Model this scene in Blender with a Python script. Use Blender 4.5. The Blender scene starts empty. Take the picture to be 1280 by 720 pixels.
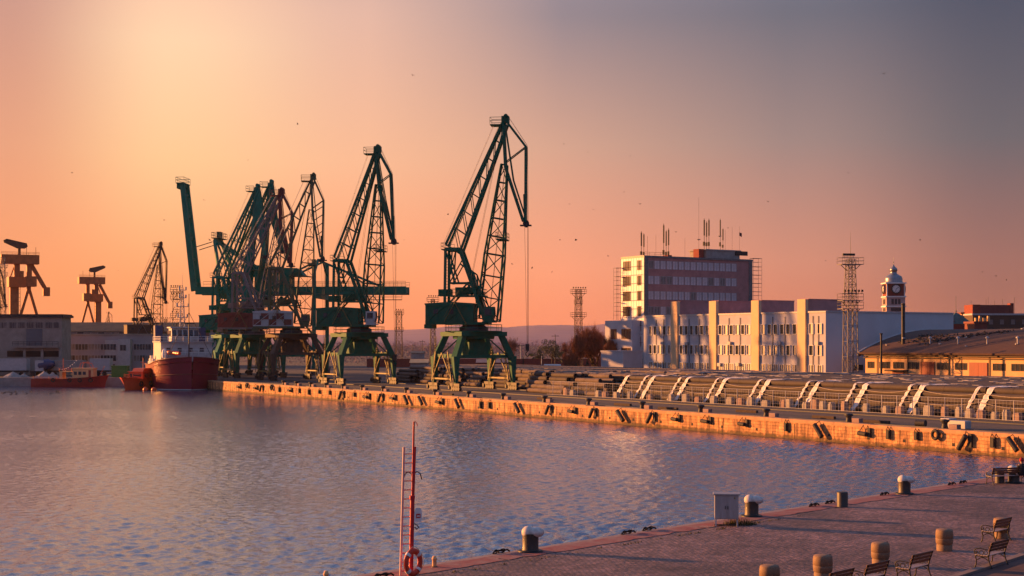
import bpy, math, random
from math import sin, cos, pi, radians, sqrt, atan2, tan
from mathutils import Vector, Matrix
random.seed(7)
SC = bpy.context.scene
COL = SC.collection

# ------------------------------------------------------------------ camera, sky, sun, exposure
F = 1778.0            # focal length in photograph pixels (1280 wide)
CAMZ = 9.5            # eye height above the water
HY = 428.0            # horizon row
GZ = 1.85             # quay level above the water
cam_d = bpy.data.cameras.new("camera")
cam = bpy.data.objects.new("camera", cam_d); COL.objects.link(cam)
cam.location = (0, 0, CAMZ); cam.rotation_euler = (radians(90), 0, 0)
cam_d.sensor_width = 36; cam_d.lens = 36 * F / 1280
cam_d.shift_y = (HY - 360) / 1280
cam_d.clip_start = 0.5; cam_d.clip_end = 30000
SC.camera = cam
SC.render.resolution_x = 1024; SC.render.resolution_y = 576
SC.view_settings.view_transform = 'Standard'; SC.view_settings.look = 'None'
SC.view_settings.gamma = 1; SC.view_settings.exposure = 1.25; SC.view_settings.use_curve_mapping = False

SUN_AZ = radians(-67)     # measured from straight ahead, negative = left
SUN_EL = radians(8.3)
sun_dir = Vector((sin(SUN_AZ) * cos(SUN_EL), cos(SUN_AZ) * cos(SUN_EL), sin(SUN_EL)))
sl = bpy.data.lights.new("sun", 'SUN'); sl.energy = 5.0; sl.angle = radians(0.5); sl.color = (1.0, 0.385, 0.10)
so = bpy.data.objects.new("sun", sl); COL.objects.link(so); so.location = (0, 0, 80)
so.rotation_euler = sun_dir.to_track_quat('Z', 'Y').to_euler()

def lin(c):
    return tuple((x / 255 / 12.92) if x / 255 <= 0.04045 else ((x / 255 + 0.055) / 1.055) ** 2.4 for x in c)

world = bpy.data.worlds.new("World"); SC.world = world; world.use_nodes = True
wt = world.node_tree; wt.nodes.clear()
def WN(t, **k):
    n = wt.nodes.new(t)
    for a, b in k.items(): setattr(n, a, b)
    return n
def wmath(op, a, b=None):
    n = WN('ShaderNodeMath', operation=op)
    for i, x in enumerate((a, b)):
        if x is None: continue
        if isinstance(x, (int, float)): n.inputs[i].default_value = x
        else: wt.links.new(x, n.inputs[i])
    return n.outputs[0]
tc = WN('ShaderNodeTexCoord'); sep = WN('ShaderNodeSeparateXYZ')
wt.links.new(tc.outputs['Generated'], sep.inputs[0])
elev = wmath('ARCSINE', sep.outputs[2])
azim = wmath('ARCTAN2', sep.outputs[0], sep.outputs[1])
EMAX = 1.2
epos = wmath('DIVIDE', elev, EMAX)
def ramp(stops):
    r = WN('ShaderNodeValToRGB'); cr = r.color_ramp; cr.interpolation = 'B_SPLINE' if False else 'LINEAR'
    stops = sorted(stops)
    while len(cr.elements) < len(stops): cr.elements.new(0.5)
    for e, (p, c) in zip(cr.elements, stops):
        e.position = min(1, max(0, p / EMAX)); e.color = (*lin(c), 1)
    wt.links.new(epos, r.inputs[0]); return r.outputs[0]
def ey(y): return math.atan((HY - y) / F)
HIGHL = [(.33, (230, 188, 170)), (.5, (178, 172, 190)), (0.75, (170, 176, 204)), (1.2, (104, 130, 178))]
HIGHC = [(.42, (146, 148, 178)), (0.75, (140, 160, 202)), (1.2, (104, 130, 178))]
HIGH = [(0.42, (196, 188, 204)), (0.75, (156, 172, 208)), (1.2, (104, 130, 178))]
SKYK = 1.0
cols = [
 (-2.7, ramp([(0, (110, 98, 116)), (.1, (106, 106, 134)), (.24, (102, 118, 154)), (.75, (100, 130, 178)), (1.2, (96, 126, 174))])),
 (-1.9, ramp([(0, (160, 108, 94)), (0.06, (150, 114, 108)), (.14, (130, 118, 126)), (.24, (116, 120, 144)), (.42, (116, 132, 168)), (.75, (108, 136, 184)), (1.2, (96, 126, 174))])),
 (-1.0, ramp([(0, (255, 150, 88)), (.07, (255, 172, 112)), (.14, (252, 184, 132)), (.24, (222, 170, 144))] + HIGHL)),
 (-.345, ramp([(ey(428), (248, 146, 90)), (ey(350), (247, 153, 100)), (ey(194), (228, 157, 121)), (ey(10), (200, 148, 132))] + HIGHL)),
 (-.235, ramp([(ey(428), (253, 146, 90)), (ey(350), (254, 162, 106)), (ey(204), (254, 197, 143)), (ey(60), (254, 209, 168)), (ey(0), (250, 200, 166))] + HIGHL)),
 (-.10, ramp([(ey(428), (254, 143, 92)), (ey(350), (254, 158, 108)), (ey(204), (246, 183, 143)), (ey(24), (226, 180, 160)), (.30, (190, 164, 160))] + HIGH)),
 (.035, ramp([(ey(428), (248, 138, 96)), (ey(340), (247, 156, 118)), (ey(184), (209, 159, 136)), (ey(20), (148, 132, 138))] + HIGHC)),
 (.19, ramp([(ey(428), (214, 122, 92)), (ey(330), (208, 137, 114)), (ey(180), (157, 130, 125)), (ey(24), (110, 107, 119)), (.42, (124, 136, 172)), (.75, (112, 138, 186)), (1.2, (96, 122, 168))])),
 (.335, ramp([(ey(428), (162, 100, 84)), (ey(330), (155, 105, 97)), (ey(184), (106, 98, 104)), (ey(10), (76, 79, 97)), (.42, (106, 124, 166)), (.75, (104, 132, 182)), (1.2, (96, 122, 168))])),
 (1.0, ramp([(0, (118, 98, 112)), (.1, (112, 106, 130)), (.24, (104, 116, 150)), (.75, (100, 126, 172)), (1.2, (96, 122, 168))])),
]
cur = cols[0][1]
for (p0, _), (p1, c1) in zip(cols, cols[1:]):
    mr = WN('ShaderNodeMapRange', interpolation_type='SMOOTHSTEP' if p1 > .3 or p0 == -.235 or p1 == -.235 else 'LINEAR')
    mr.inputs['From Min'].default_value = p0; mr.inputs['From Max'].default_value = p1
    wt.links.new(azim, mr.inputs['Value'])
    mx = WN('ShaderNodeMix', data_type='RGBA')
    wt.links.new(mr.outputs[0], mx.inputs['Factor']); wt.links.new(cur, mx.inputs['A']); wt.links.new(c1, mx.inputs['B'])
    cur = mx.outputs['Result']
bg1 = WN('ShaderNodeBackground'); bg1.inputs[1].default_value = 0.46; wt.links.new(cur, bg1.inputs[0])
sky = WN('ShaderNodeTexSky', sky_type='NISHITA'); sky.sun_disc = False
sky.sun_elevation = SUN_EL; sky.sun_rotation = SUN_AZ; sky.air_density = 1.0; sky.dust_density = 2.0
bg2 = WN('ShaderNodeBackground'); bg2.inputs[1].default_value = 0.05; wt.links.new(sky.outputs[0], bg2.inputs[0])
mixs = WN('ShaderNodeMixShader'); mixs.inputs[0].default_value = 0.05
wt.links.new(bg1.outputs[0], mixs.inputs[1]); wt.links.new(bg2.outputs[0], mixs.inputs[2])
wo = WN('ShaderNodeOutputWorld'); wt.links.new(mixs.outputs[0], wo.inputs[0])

# ------------------------------------------------------------------ helpers
class MB:
    """collects shapes into one mesh"""
    def __init__(s, M=None): s.v = []; s.f = []; s.mi = []; s.sm = []; s.M = M
    def add(s, vs, fs, mi=0, smooth=False):
        b = len(s.v)
        for p in vs:
            p = Vector(p)
            s.v.append(tuple(s.M @ p) if s.M else tuple(p))
        for f in fs: s.f.append(tuple(b + i for i in f)); s.mi.append(mi); s.sm.append(smooth)
        return s
    def box(s, c, d, rz=0, mi=0, ry=0):
        x, y, z = (k / 2 for k in d); R = Matrix.Rotation(rz, 3, 'Z') @ Matrix.Rotation(ry, 3, 'Y'); c = Vector(c)
        vs = [c + R @ Vector((i * x, j * y, k * z)) for k in (-1, 1) for j in (-1, 1) for i in (-1, 1)]
        return s.add(vs, [(0, 2, 3, 1), (4, 5, 7, 6), (0, 1, 5, 4), (2, 6, 7, 3), (0, 4, 6, 2), (1, 3, 7, 5)], mi)
    def bb(s, x0, x1, y0, y1, z0, z1, mi=0):
        return s.box(((x0 + x1) / 2, (y0 + y1) / 2, (z0 + z1) / 2), (abs(x1 - x0), abs(y1 - y0), abs(z1 - z0)), 0, mi)
    def bar(s, p, q, w, h=None, mi=0, w2=None, h2=None):
        h = h or w; p = Vector(p); q = Vector(q); d = (q - p)
        if d.length < 1e-6: return s
        d.normalize(); up = Vector((0, 0, 1)) if abs(d.z) < .95 else Vector((1, 0, 0))
        a = d.cross(up).normalized(); b = a.cross(d); w2 = w2 or w; h2 = h2 or h
        vs = [p + a * i * w / 2 + b * j * h / 2 for i, j in ((-1, -1), (1, -1), (1, 1), (-1, 1))] + [q + a * i * w2 / 2 + b * j * h2 / 2 for i, j in ((-1, -1), (1, -1), (1, 1), (-1, 1))]
        return s.add(vs, [(3, 2, 1, 0), (4, 5, 6, 7), (0, 1, 5, 4), (1, 2, 6, 5), (2, 3, 7, 6), (3, 0, 4, 7)], mi)
    def tube(s, p, q, r, r2=None, n=8, mi=0, caps=True, smooth=True):
        return s.path([p, q], [r, r if r2 is None else r2], n, mi, caps, smooth)
    def path(s, pts, r, n=8, mi=0, caps=True, smooth=True, closed=False):
        pts = [Vector(p) for p in pts]; k = len(pts)
        if not isinstance(r, (list, tuple)): r = [r] * k
        vs = []; ref = None
        for i, p in enumerate(pts):
            if closed: d = pts[(i + 1) % k] - pts[i - 1]
            else: d = pts[min(i + 1, k - 1)] - pts[max(i - 1, 0)]
            d = d.normalized() if d.length > 0 else Vector((0, 0, 1))
            if ref is None: ref = Vector((0, 0, 1)) if abs(d.z) < .9 else Vector((1, 0, 0))
            a = d.cross(ref); a = a.normalized() if a.length > 1e-5 else d.orthogonal().normalized()
            b = a.cross(d).normalized(); ref = b
            for j in range(n): vs.append(p + (a * cos(2 * pi * j / n) + b * sin(2 * pi * j / n)) * r[i])
        fs = []
        for i in range(k if closed else k - 1):
            o = i * n; o2 = ((i + 1) % k) * n
            for j in range(n): fs.append((o + j, o + (j + 1) % n, o2 + (j + 1) % n, o2 + j))
        s.add(vs, fs, mi, smooth)
        if caps and not closed:
            s.add(vs[:n], [tuple(range(n))[::-1]], mi); s.add(vs[-n:], [tuple(range(n))], mi)
        return s
    def lathe(s, prof, n=16, c=(0, 0, 0), mi=0, smooth=True):
        c = Vector(c); vs = []; fs = []
        for r, z in prof:
            for j in range(n): vs.append(c + Vector((r * cos(2 * pi * j / n), r * sin(2 * pi * j / n), z)))
        for i in range(len(prof) - 1):
            for j in range(n): fs.append((i * n + j, i * n + (j + 1) % n, (i + 1) * n + (j + 1) % n, (i + 1) * n + j))
        s.add(vs, fs, mi, smooth)
        if prof[0][0] > 1e-4: s.add(vs[:n], [tuple(range(n))[::-1]], mi)
        if prof[-1][0] > 1e-4: s.add(vs[-n:], [tuple(range(n))], mi)
        return s
    def prism(s, poly, y0, y1, mi=0, axis='y'):
        n = len(poly)
        if axis == 'y': vs = [(a, y0, b) for a, b in poly] + [(a, y1, b) for a, b in poly]
        elif axis == 'x': vs = [(y0, a, b) for a, b in poly] + [(y1, a, b) for a, b in poly]
        else: vs = [(a, b, y0) for a, b in poly] + [(a, b, y1) for a, b in poly]
        fs = [tuple(range(n)), tuple(range(2 * n - 1, n - 1, -1))] + [(i, i + n, (i + 1) % n + n, (i + 1) % n) for i in range(n)]
        return s.add(vs, fs, mi)
    def torus(s, c, R, r, axis=(0, 0, 1), n=20, m=8, mi=0, a0=0, a1=2 * pi):
        ax = Vector(axis).normalized(); u = ax.orthogonal().normalized(); w = ax.cross(u); c = Vector(c)
        full = abs(a1 - a0 - 2 * pi) < 1e-6
        k = n if full else n + 1
        pts = [c + (u * cos(a0 + (a1 - a0) * i / n) + w * sin(a0 + (a1 - a0) * i / n)) * R for i in range(k)]
        return s.path(pts, r, m, mi, closed=full)
    def build(s, name, mats, parent=None, loc=(0, 0, 0), rz=0, bevel=0):
        me = bpy.data.meshes.new(name); me.from_pydata(s.v, [], s.f)
        for m in (mats if isinstance(mats, (list, tuple)) else [mats]): me.materials.append(m)
        me.polygons.foreach_set('material_index', s.mi); me.polygons.foreach_set('use_smooth', s.sm)
        me.update()
        o = bpy.data.objects.new(name, me); COL.objects.link(o); o.location = loc; o.rotation_euler.z = rz
        if parent: o.parent = parent
        if bevel:
            b = o.modifiers.new('bevel', 'BEVEL'); b.width = bevel; b.segments = 2; b.limit_method = 'ANGLE'
        return o
def tag(o, label=None, cat=None, group=None, kind=None):
    if label: o['label'] = label
    if cat: o['category'] = cat
    if group: o['group'] = group
    if kind: o['kind'] = kind
    return o
def thing(name, label, cat, loc=(0, 0, 0), rz=0, group=None):
    o = bpy.data.objects.new(name, None); COL.objects.link(o); o.location = loc; o.rotation_euler.z = rz
    o.empty_display_size = .2
    return tag(o, label, cat, group)
KIDS = {}
def kids(o): return [c for c in COL.objects if c.parent == o]
def dup(root, loc, rz, label=None, group=None):
    r = root.copy(); COL.objects.link(r); r.location = loc; r.rotation_euler.z = rz
    if label: r['label'] = label
    if group: r['group'] = group
    ks = KIDS.get(root.name)
    if ks is None:
        ks = [(c, kids(c)) for c in kids(root)]; KIDS[root.name] = ks
    for c, gs in ks:
        d = c.copy(); COL.objects.link(d); d.parent = r
        for g in gs:
            e = g.copy(); COL.objects.link(e); e.parent = d
    return r
def inst(me_obj, name, parent, loc, rz=0):
    o = bpy.data.objects.new(name, me_obj.data); COL.objects.link(o); o.location = loc; o.rotation_euler.z = rz; o.parent = parent
    return o
ORD = 'first second third fourth fifth sixth seventh eighth ninth tenth eleventh twelfth thirteenth fourteenth fifteenth sixteenth seventeenth eighteenth nineteenth twentieth'.split()
TENS = {20: 'twenty', 30: 'thirty', 40: 'forty', 50: 'fifty'}
def ordn(i):
    if i < 20: return ORD[i]
    t = (i + 1) // 10 * 10; r = (i + 1) % 10
    return {20: 'twentieth', 30: 'thirtieth', 40: 'fortieth', 50: 'fiftieth'}[t] if r == 0 else TENS[t] + '-' + ORD[r - 1]
def X(px, d): return (px - 640) / F * d
def Z(py, d): return CAMZ + (HY - py) * d / F
def GD(py, z=GZ): return (CAMZ - z) * F / (py - HY)      # distance of a ground point from its row
def GP(px, py, z=GZ):
    d = GD(py, z); return Vector((X(px, d), d, z))
# pier frame: t = metres along the pier away from the camera, q = metres inland from its edge
PA = Vector((41.85, 116.3, 0)); PU = Vector((-.5224, .8527, 0)); PN = Vector((.8527, .5224, 0))
RZP = atan2(-.8527, .5224)                                # local x towards the camera end, local y inland
def PW(t, q, z=GZ): return PA + PU * t + PN * q + Vector((0, 0, z))
def T_at(px, q):                                          # t of the point of line q seen in column px
    r = (px - 640) / F
    return (PA.x + PN.x * q - r * (PA.y + PN.y * q)) / (-PU.x + PU.y * r)

# ------------------------------------------------------------------ materials
def mat(name, col, rough=.7, metal=0, var=.25, scale=3, bump=0, bscale=None, col2=None, spec=None, stretch=None, obj=True):
    m = bpy.data.materials.new(name); m.use_nodes = True; nt = m.node_tree; b = nt.nodes['Principled BSDF']
    b.inputs['Roughness'].default_value = rough; b.inputs['Metallic'].default_value = metal
    if spec is not None: b.inputs['Specular IOR Level'].default_value = spec
    t = nt.nodes.new('ShaderNodeTexCoord'); mp = nt.nodes.new('ShaderNodeMapping')
    if stretch: mp.inputs['Scale'].default_value = stretch
    nt.links.new(t.outputs['Object'], mp.inputs[0])
    n = nt.nodes.new('ShaderNodeTexNoise'); n.inputs['Scale'].default_value = scale; n.inputs['Detail'].default_value = 6; n.inputs['Roughness'].default_value = .65
    nt.links.new(mp.outputs[0], n.inputs['Vector'])
    mr = nt.nodes.new('ShaderNodeMapRange'); mr.inputs[1].default_value = .3; mr.inputs[2].default_value = .7
    nt.links.new(n.outputs[0], mr.inputs[0])
    mx = nt.nodes.new('ShaderNodeMix'); mx.data_type = 'RGBA'
    c2 = col2 or tuple(c * (1 - var) for c in col); c1 = col if col2 else tuple(min(.9, c * (1 + var)) for c in col)
    mx.inputs['A'].default_value = (*c1, 1); mx.inputs['B'].default_value = (*c2, 1)
    nt.links.new(mr.outputs[0], mx.inputs['Factor']); nt.links.new(mx.outputs['Result'], b.inputs['Base Color'])
    if bump:
        n2 = nt.nodes.new('ShaderNodeTexNoise'); n2.inputs['Scale'].default_value = bscale or scale * 5; n2.inputs['Detail'].default_value = 4
        nt.links.new(mp.outputs[0], n2.inputs['Vector'])
        bp = nt.nodes.new('ShaderNodeBump'); bp.inputs['Strength'].default_value = bump; bp.inputs['Distance'].default_value = .05
        nt.links.new(n2.outputs[0], bp.inputs['Height']); nt.links.new(bp.outputs[0], b.inputs['Normal'])
    return m
def brickmat(name, c1, c2, mortar, bw, bh, msize=.02, swz='xz', rough=.85, bump=.5, offs=.5, squash=1, dirt=None, patch=0, wob=.25, streak=0):
    m = bpy.data.materials.new(name); m.use_nodes = True; nt = m.node_tree; b = nt.nodes['Principled BSDF']
    b.inputs['Roughness'].default_value = rough
    t = nt.nodes.new('ShaderNodeTexCoord'); sx = nt.nodes.new('ShaderNodeSeparateXYZ'); cb = nt.nodes.new('ShaderNodeCombineXYZ')
    nt.links.new(t.outputs['Object'], sx.inputs[0])
    nt.links.new(sx.outputs['xyz'.index(swz[0])], cb.inputs[0]); nt.links.new(sx.outputs['xyz'.index(swz[1])], cb.inputs[1])
    nz = nt.nodes.new('ShaderNodeTexNoise'); nz.inputs['Scale'].default_value = 1.2; nz.inputs['Detail'].default_value = 3
    nt.links.new(t.outputs['Object'], nz.inputs['Vector'])
    dv = nt.nodes.new('ShaderNodeVectorMath'); dv.operation = 'SCALE'; dv.inputs['Scale'].default_value = bh * wob
    nt.links.new(nz.outputs['Color'], dv.inputs[0])
    ad = nt.nodes.new('ShaderNodeVectorMath'); ad.operation = 'ADD'
    nt.links.new(cb.outputs[0], ad.inputs[0]); nt.links.new(dv.outputs[0], ad.inputs[1])
    br = nt.nodes.new('ShaderNodeTexBrick'); br.offset = offs; br.squash = squash; br.squash_frequency = 3
    br.inputs['Scale'].default_value = 1; br.inputs['Brick Width'].default_value = bw; br.inputs['Row Height'].default_value = bh
    br.inputs['Mortar Size'].default_value = msize; br.inputs['Mortar Smooth'].default_value = .3; br.inputs['Bias'].default_value = 0
    br.inputs['Color1'].default_value = (*c1, 1); br.inputs['Color2'].default_value = (*c2, 1); br.inputs['Mortar'].default_value = (*mortar, 1)
    nt.links.new(ad.outputs[0], br.inputs['Vector'])
    n = nt.nodes.new('ShaderNodeTexNoise'); n.inputs['Scale'].default_value = .9; n.inputs['Detail'].default_value = 8; n.inputs['Roughness'].default_value = .7
    nt.links.new(t.outputs['Object'], n.inputs['Vector'])
    mr = nt.nodes.new('ShaderNodeMapRange'); mr.inputs[1].default_value = .45; mr.inputs[2].default_value = .75; mr.inputs[4].default_value = .75
    nt.links.new(n.outputs[0], mr.inputs[0])
    mx = nt.nodes.new('ShaderNodeMix'); mx.data_type = 'RGBA'; mx.inputs['B'].default_value = (*(dirt or mortar), 1)
    nt.links.new(mr.outputs[0], mx.inputs['Factor']); nt.links.new(br.outputs['Color'], mx.inputs['A'])
    out = mx.outputs['Result']
    if patch:                                                # worn and stained areas, each its own block of repair or traffic
        for sc_, k_ in ((.16, 1.0), (1.7, .7)):
            n4 = nt.nodes.new('ShaderNodeTexNoise'); n4.inputs['Scale'].default_value = sc_; n4.inputs['Detail'].default_value = 7; n4.inputs['Roughness'].default_value = .7
            nt.links.new(t.outputs['Object'], n4.inputs['Vector'])
            r4 = nt.nodes.new('ShaderNodeMapRange'); r4.inputs[1].default_value = .3; r4.inputs[2].default_value = .7; r4.inputs[3].default_value = 1 - .6 * patch * k_; r4.inputs[4].default_value = 1 + .75 * patch * k_
            nt.links.new(n4.outputs[0], r4.inputs[0])
            vm = nt.nodes.new('ShaderNodeVectorMath'); vm.operation = 'SCALE'; nt.links.new(out, vm.inputs[0]); nt.links.new(r4.outputs[0], vm.inputs['Scale']); out = vm.outputs[0]
    if streak:                                               # rust and weed runs down the face, a dark weed line along the water
        mp = nt.nodes.new('ShaderNodeMapping'); mp.inputs['Scale'].default_value = (1.3, 1, .16); nt.links.new(t.outputs['Object'], mp.inputs[0])
        n5 = nt.nodes.new('ShaderNodeTexNoise'); n5.inputs['Scale'].default_value = 1; n5.inputs['Detail'].default_value = 6; n5.inputs['Roughness'].default_value = .7
        nt.links.new(mp.outputs[0], n5.inputs['Vector'])
        r5 = nt.nodes.new('ShaderNodeMapRange'); r5.inputs[1].default_value = .44; r5.inputs[2].default_value = .60; r5.inputs[3].default_value = 0; r5.inputs[4].default_value = streak
        nt.links.new(n5.outputs[0], r5.inputs[0])
        m5 = nt.nodes.new('ShaderNodeMix'); m5.data_type = 'RGBA'; m5.inputs['B'].default_value = (.05, .022, .014, 1)
        nt.links.new(r5.outputs[0], m5.inputs['Factor']); nt.links.new(out, m5.inputs['A'])
        n6 = nt.nodes.new('ShaderNodeTexNoise'); n6.inputs['Scale'].default_value = 2.2; n6.inputs['Detail'].default_value = 5; nt.links.new(t.outputs['Object'], n6.inputs['Vector'])
        zz_ = nt.nodes.new('ShaderNodeMath'); zz_.operation = 'MULTIPLY_ADD'; nt.links.new(n6.outputs[0], zz_.inputs[0]); zz_.inputs[1].default_value = .8; nt.links.new(sx.outputs[2], zz_.inputs[2])
        r6 = nt.nodes.new('ShaderNodeMapRange'); r6.inputs[1].default_value = -1.26; r6.inputs[2].default_value = -.95; r6.inputs[3].default_value = .85; r6.inputs[4].default_value = 0
        nt.links.new(zz_.outputs[0], r6.inputs[0])
        m6 = nt.nodes.new('ShaderNodeMix'); m6.data_type = 'RGBA'; m6.inputs['B'].default_value = (.045, .034, .015, 1)
        nt.links.new(r6.outputs[0], m6.inputs['Factor']); nt.links.new(m5.outputs['Result'], m6.inputs['A']); out = m6.outputs['Result']
    nt.links.new(out, b.inputs['Base Color'])
    bp = nt.nodes.new('ShaderNodeBump'); bp.inputs['Strength'].default_value = bump; bp.inputs['Distance'].default_value = .04
    iv = nt.nodes.new('ShaderNodeMath'); iv.operation = 'SUBTRACT'; iv.inputs[0].default_value = 1
    nt.links.new(br.outputs['Fac'], iv.inputs[1])
    n3 = nt.nodes.new('ShaderNodeTexNoise'); n3.inputs['Scale'].default_value = 6; n3.inputs['Detail'].default_value = 5
    nt.links.new(t.outputs['Object'], n3.inputs['Vector'])
    ad2 = nt.nodes.new('ShaderNodeMath'); ad2.operation = 'ADD'; nt.links.new(iv.outputs[0], ad2.inputs[0]); nt.links.new(n3.outputs[0], ad2.inputs[1])
    nt.links.new(ad2.outputs[0], bp.inputs['Height']); nt.links.new(bp.outputs[0], b.inputs['Normal'])
    return m
M = {}
M['green'] = mat('green_paint', (.003, .125, .082), .6, 0, .35, 1.5, col2=(.010, .085, .05), spec=.15)
M['olive'] = mat('faded_green_paint', (.045, .10, .05), .6, 0, .35, 1.5, col2=(.10, .09, .045))
M['sts'] = mat('sea_green_paint', (.004, .16, .115), .6, 0, .2, .6, spec=.15)
M['yellow'] = mat('yellow_and_sun_gold', (.24, .19, .06), .6, 0, .3, 3, col2=(.12, .09, .035))  # sun's gold put into the crane frames' colour; plain yellow on the sticker
M['grey_steel'] = mat('grey_steel', (.16, .15, .15), .55, .2, .3, 2)
M['dark_steel'] = mat('dark_steel', (.03, .03, .032), .6, .2, .4, 3)
M['brown_steel'] = mat('brown_rusty_steel', (.10, .055, .035), .75, 0, .4, 2, col2=(.05, .04, .03))
M['oxide'] = mat('red_oxide_paint', (.20, .035, .025), .65, 0, .3, 1.2, col2=(.11, .03, .025))
M['orange'] = mat('shipyard_orange_paint', (.78, .14, .02), .6, 0, .25, .4, col2=(.55, .11, .02))
M['ochre'] = mat('shipyard_ochre_paint', (.50, .125, .03), .6, 0, .25, .4)
M['pale'] = mat('pale_grey_paint', (.42, .41, .42), .6, 0, .15, 1.5)
M['white'] = mat('white_paint', (.72, .71, .70), .55, 0, .10, 2)
M['plaster'] = mat('white_plaster', (.43, .43, .49), .9, 0, .12, .35, bump=.1, bscale=4)
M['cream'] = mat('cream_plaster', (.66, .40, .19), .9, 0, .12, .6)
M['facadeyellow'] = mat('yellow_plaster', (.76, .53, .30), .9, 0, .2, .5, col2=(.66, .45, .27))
M['endwall'] = mat('grey_white_plaster', (.52, .54, .58), .9, 0, .08, .2)
M['mauve'] = mat('brown_spandrel', (.42, .195, .18), .85, 0, .2, .6)
M['glass'] = mat('window_glass', (.035, .04, .05), .12, 0, .4, 1.3)
M['towerpane'] = mat('pale_blind', (.72, .60, .62), .4, 0, .25, .8, col2=(.42, .34, .36))
M['curtain'] = mat('blind_with_pane_reflection', (.30, .24, .22), .35, 0, .3, .9, col2=(.10, .08, .08))  # blind colour with the panes' warm brown reflection mixed in
M['redframe'] = mat('maroon_frame', (.16, .035, .03), .6, 0, .2, 1)
M['reddoor'] = mat('red_door_paint', (.26, .035, .02), .6, 0, .25, 1.4, stretch=(4, 1, .3))
M['concrete'] = mat('concrete', (.30, .285, .27), .9, 0, .25, .8, bump=.2, bscale=6)
M['olddark'] = mat('stained_concrete', (.36, .31, .27), .95, 0, .3, .5, col2=(.22, .185, .165))
M['pipeconc'] = mat('concrete_pipe', (.17, .125, .105), .85, 0, .3, .9, col2=(.085, .065, .06), bump=.1)
M['pipetar'] = mat('coated_pipe', (.070, .050, .042), .8, 0, .3, .7, col2=(.04, .032, .03))
M['inside'] = mat('dark_pipe_bore', (.018, .017, .02), .9)
M['tarp'] = mat('white_tarpaulin', (.62, .60, .60), .7, 0, .2, 2, bump=.5, bscale=4)
M['scrap'] = mat('dirty_wrapping', (.36, .33, .33), .8, 0, .3, 2)
M['rope'] = mat('pale_rope', (.40, .34, .26), .9)
M['rubber'] = mat('black_rubber', (.022, .020, .020), .75, 0, .3, 4, bump=.2)
M['chain'] = mat('rusty_chain', (.06, .03, .02), .8, .3)
M['asphalt'] = mat('asphalt', (.060, .052, .052), .92, 0, .3, .5, bump=.3, bscale=8, col2=(.035, .033, .036))
M['hullred'] = mat('hull_red_paint', (.24, .010, .034), .38, 0, .2, .35, col2=(.14, .008, .024), stretch=(1, 1, .25))
M['boatred'] = mat('boat_red_paint', (.30, .03, .02), .5, 0, .25, 1)
M['boatorange'] = mat('pilot_orange_paint', (.62, .10, .03), .4, 0, .15, 1)
M['shipwhite'] = mat('ship_white_paint', (.50, .50, .52), .5, 0, .12, 1.2, col2=(.40, .36, .34))
M['navy'] = mat('navy_blue_paint', (.02, .04, .12), .5)
M['roofbrown'] = mat('tarred_roof', (.080, .036, .028), .9, 0, .25, .4, bump=.2, col2=(.05, .026, .022))
M['rooforange'] = mat('rust_brown_roof', (.34, .14, .06), .85, 0, .25, .3)
M['brickred'] = mat('red_brick', (.22, .05, .035), .9, 0, .2, 2)
M['copper'] = mat('verdigris_roof', (.05, .10, .095), .6, .1, .3, 1)
M['antenna'] = mat('dark_antenna_plastic', (.012, .011, .011), .8)
M['zinc'] = mat('zinc_dome', (.24, .25, .27), .35, .7, .2, 2)
M['poleRed'] = mat('red_pole_paint', (.50, .012, .022), .45, 0, .15, 4)
M['ladder'] = mat('pale_pink_ladder_paint', (.62, .40, .36), .6, 0, .15, 4)
M['buoyorange'] = mat('lifebuoy_orange', (.66, .045, .015), .5, 0, .12, 5)
M['granite'] = mat('speckled_granite', (.27, .165, .095), .75, 0, .3, 30, col2=(.15, .09, .055))
M['iron'] = mat('black_cast_iron', (.012, .011, .011), .5, .3, .2, 8)
M['benchwood'] = mat('bench_wood', (.19, .07, .035), .55, 0, .3, 3, stretch=(1, 12, 12), col2=(.09, .035, .02))
M['cabinet'] = mat('grey_cabinet_paint', (.38, .37, .38), .55, 0, .1, 3, col2=(.27, .25, .24), stretch=(3, 3, .5))
M['boltop'] = mat('white_bollard_paint', (.68, .66, .63), .6, 0, .2, 5, col2=(.42, .36, .32))
M['bolbody'] = mat('black_bollard_paint', (.020, .025, .025), .5, 0, .4, 5, bump=.15, col2=(.055, .032, .022))
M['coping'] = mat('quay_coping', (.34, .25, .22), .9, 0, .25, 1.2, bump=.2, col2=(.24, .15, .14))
M['redline'] = mat('worn_red_line_paint', (.24, .030, .040), .9, 0, .3, 1.1, col2=(.27, .17, .155), bump=.2)
M['path'] = mat('smooth_red_asphalt', (.085, .042, .038), .9, 0, .2, 2, bump=.15)
M['kerb'] = mat('kerb_stone', (.21, .145, .125), .9, 0, .2, 3)
M['twig'] = mat('bare_twigs', (.30, .115, .06), .9, 0, .3, 1, col2=(.17, .075, .05))
M['bark'] = mat('bark', (.06, .04, .03), .95)
M['leafgreen'] = mat('spring_leaves', (.06, .075, .02), .8, 0, .4, .6, col2=(.09, .07, .025))
M['conifer'] = mat('conifer_needles', (.012, .028, .014), .8)
M['weed'] = mat('dry_weeds', (.11, .085, .03), .9, 0, .3, 4, col2=(.05, .055, .015))
M['bird'] = mat('dark_feathers', (.02, .018, .02), .8)
M['gull'] = mat('pale_feathers', (.5, .48, .46), .8)
M['skin'] = mat('skin', (.42, .24, .17), .6)
M['coat'] = mat('dark_coat', (.015, .015, .02), .9)
M['hat'] = mat('red_knit_hat', (.32, .02, .03), .95)
M['trousers'] = mat('pale_trousers', (.36, .26, .22), .9)
M['truckgreen'] = mat('bright_green_skip_paint', (.04, .17, .035), .6)
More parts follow.
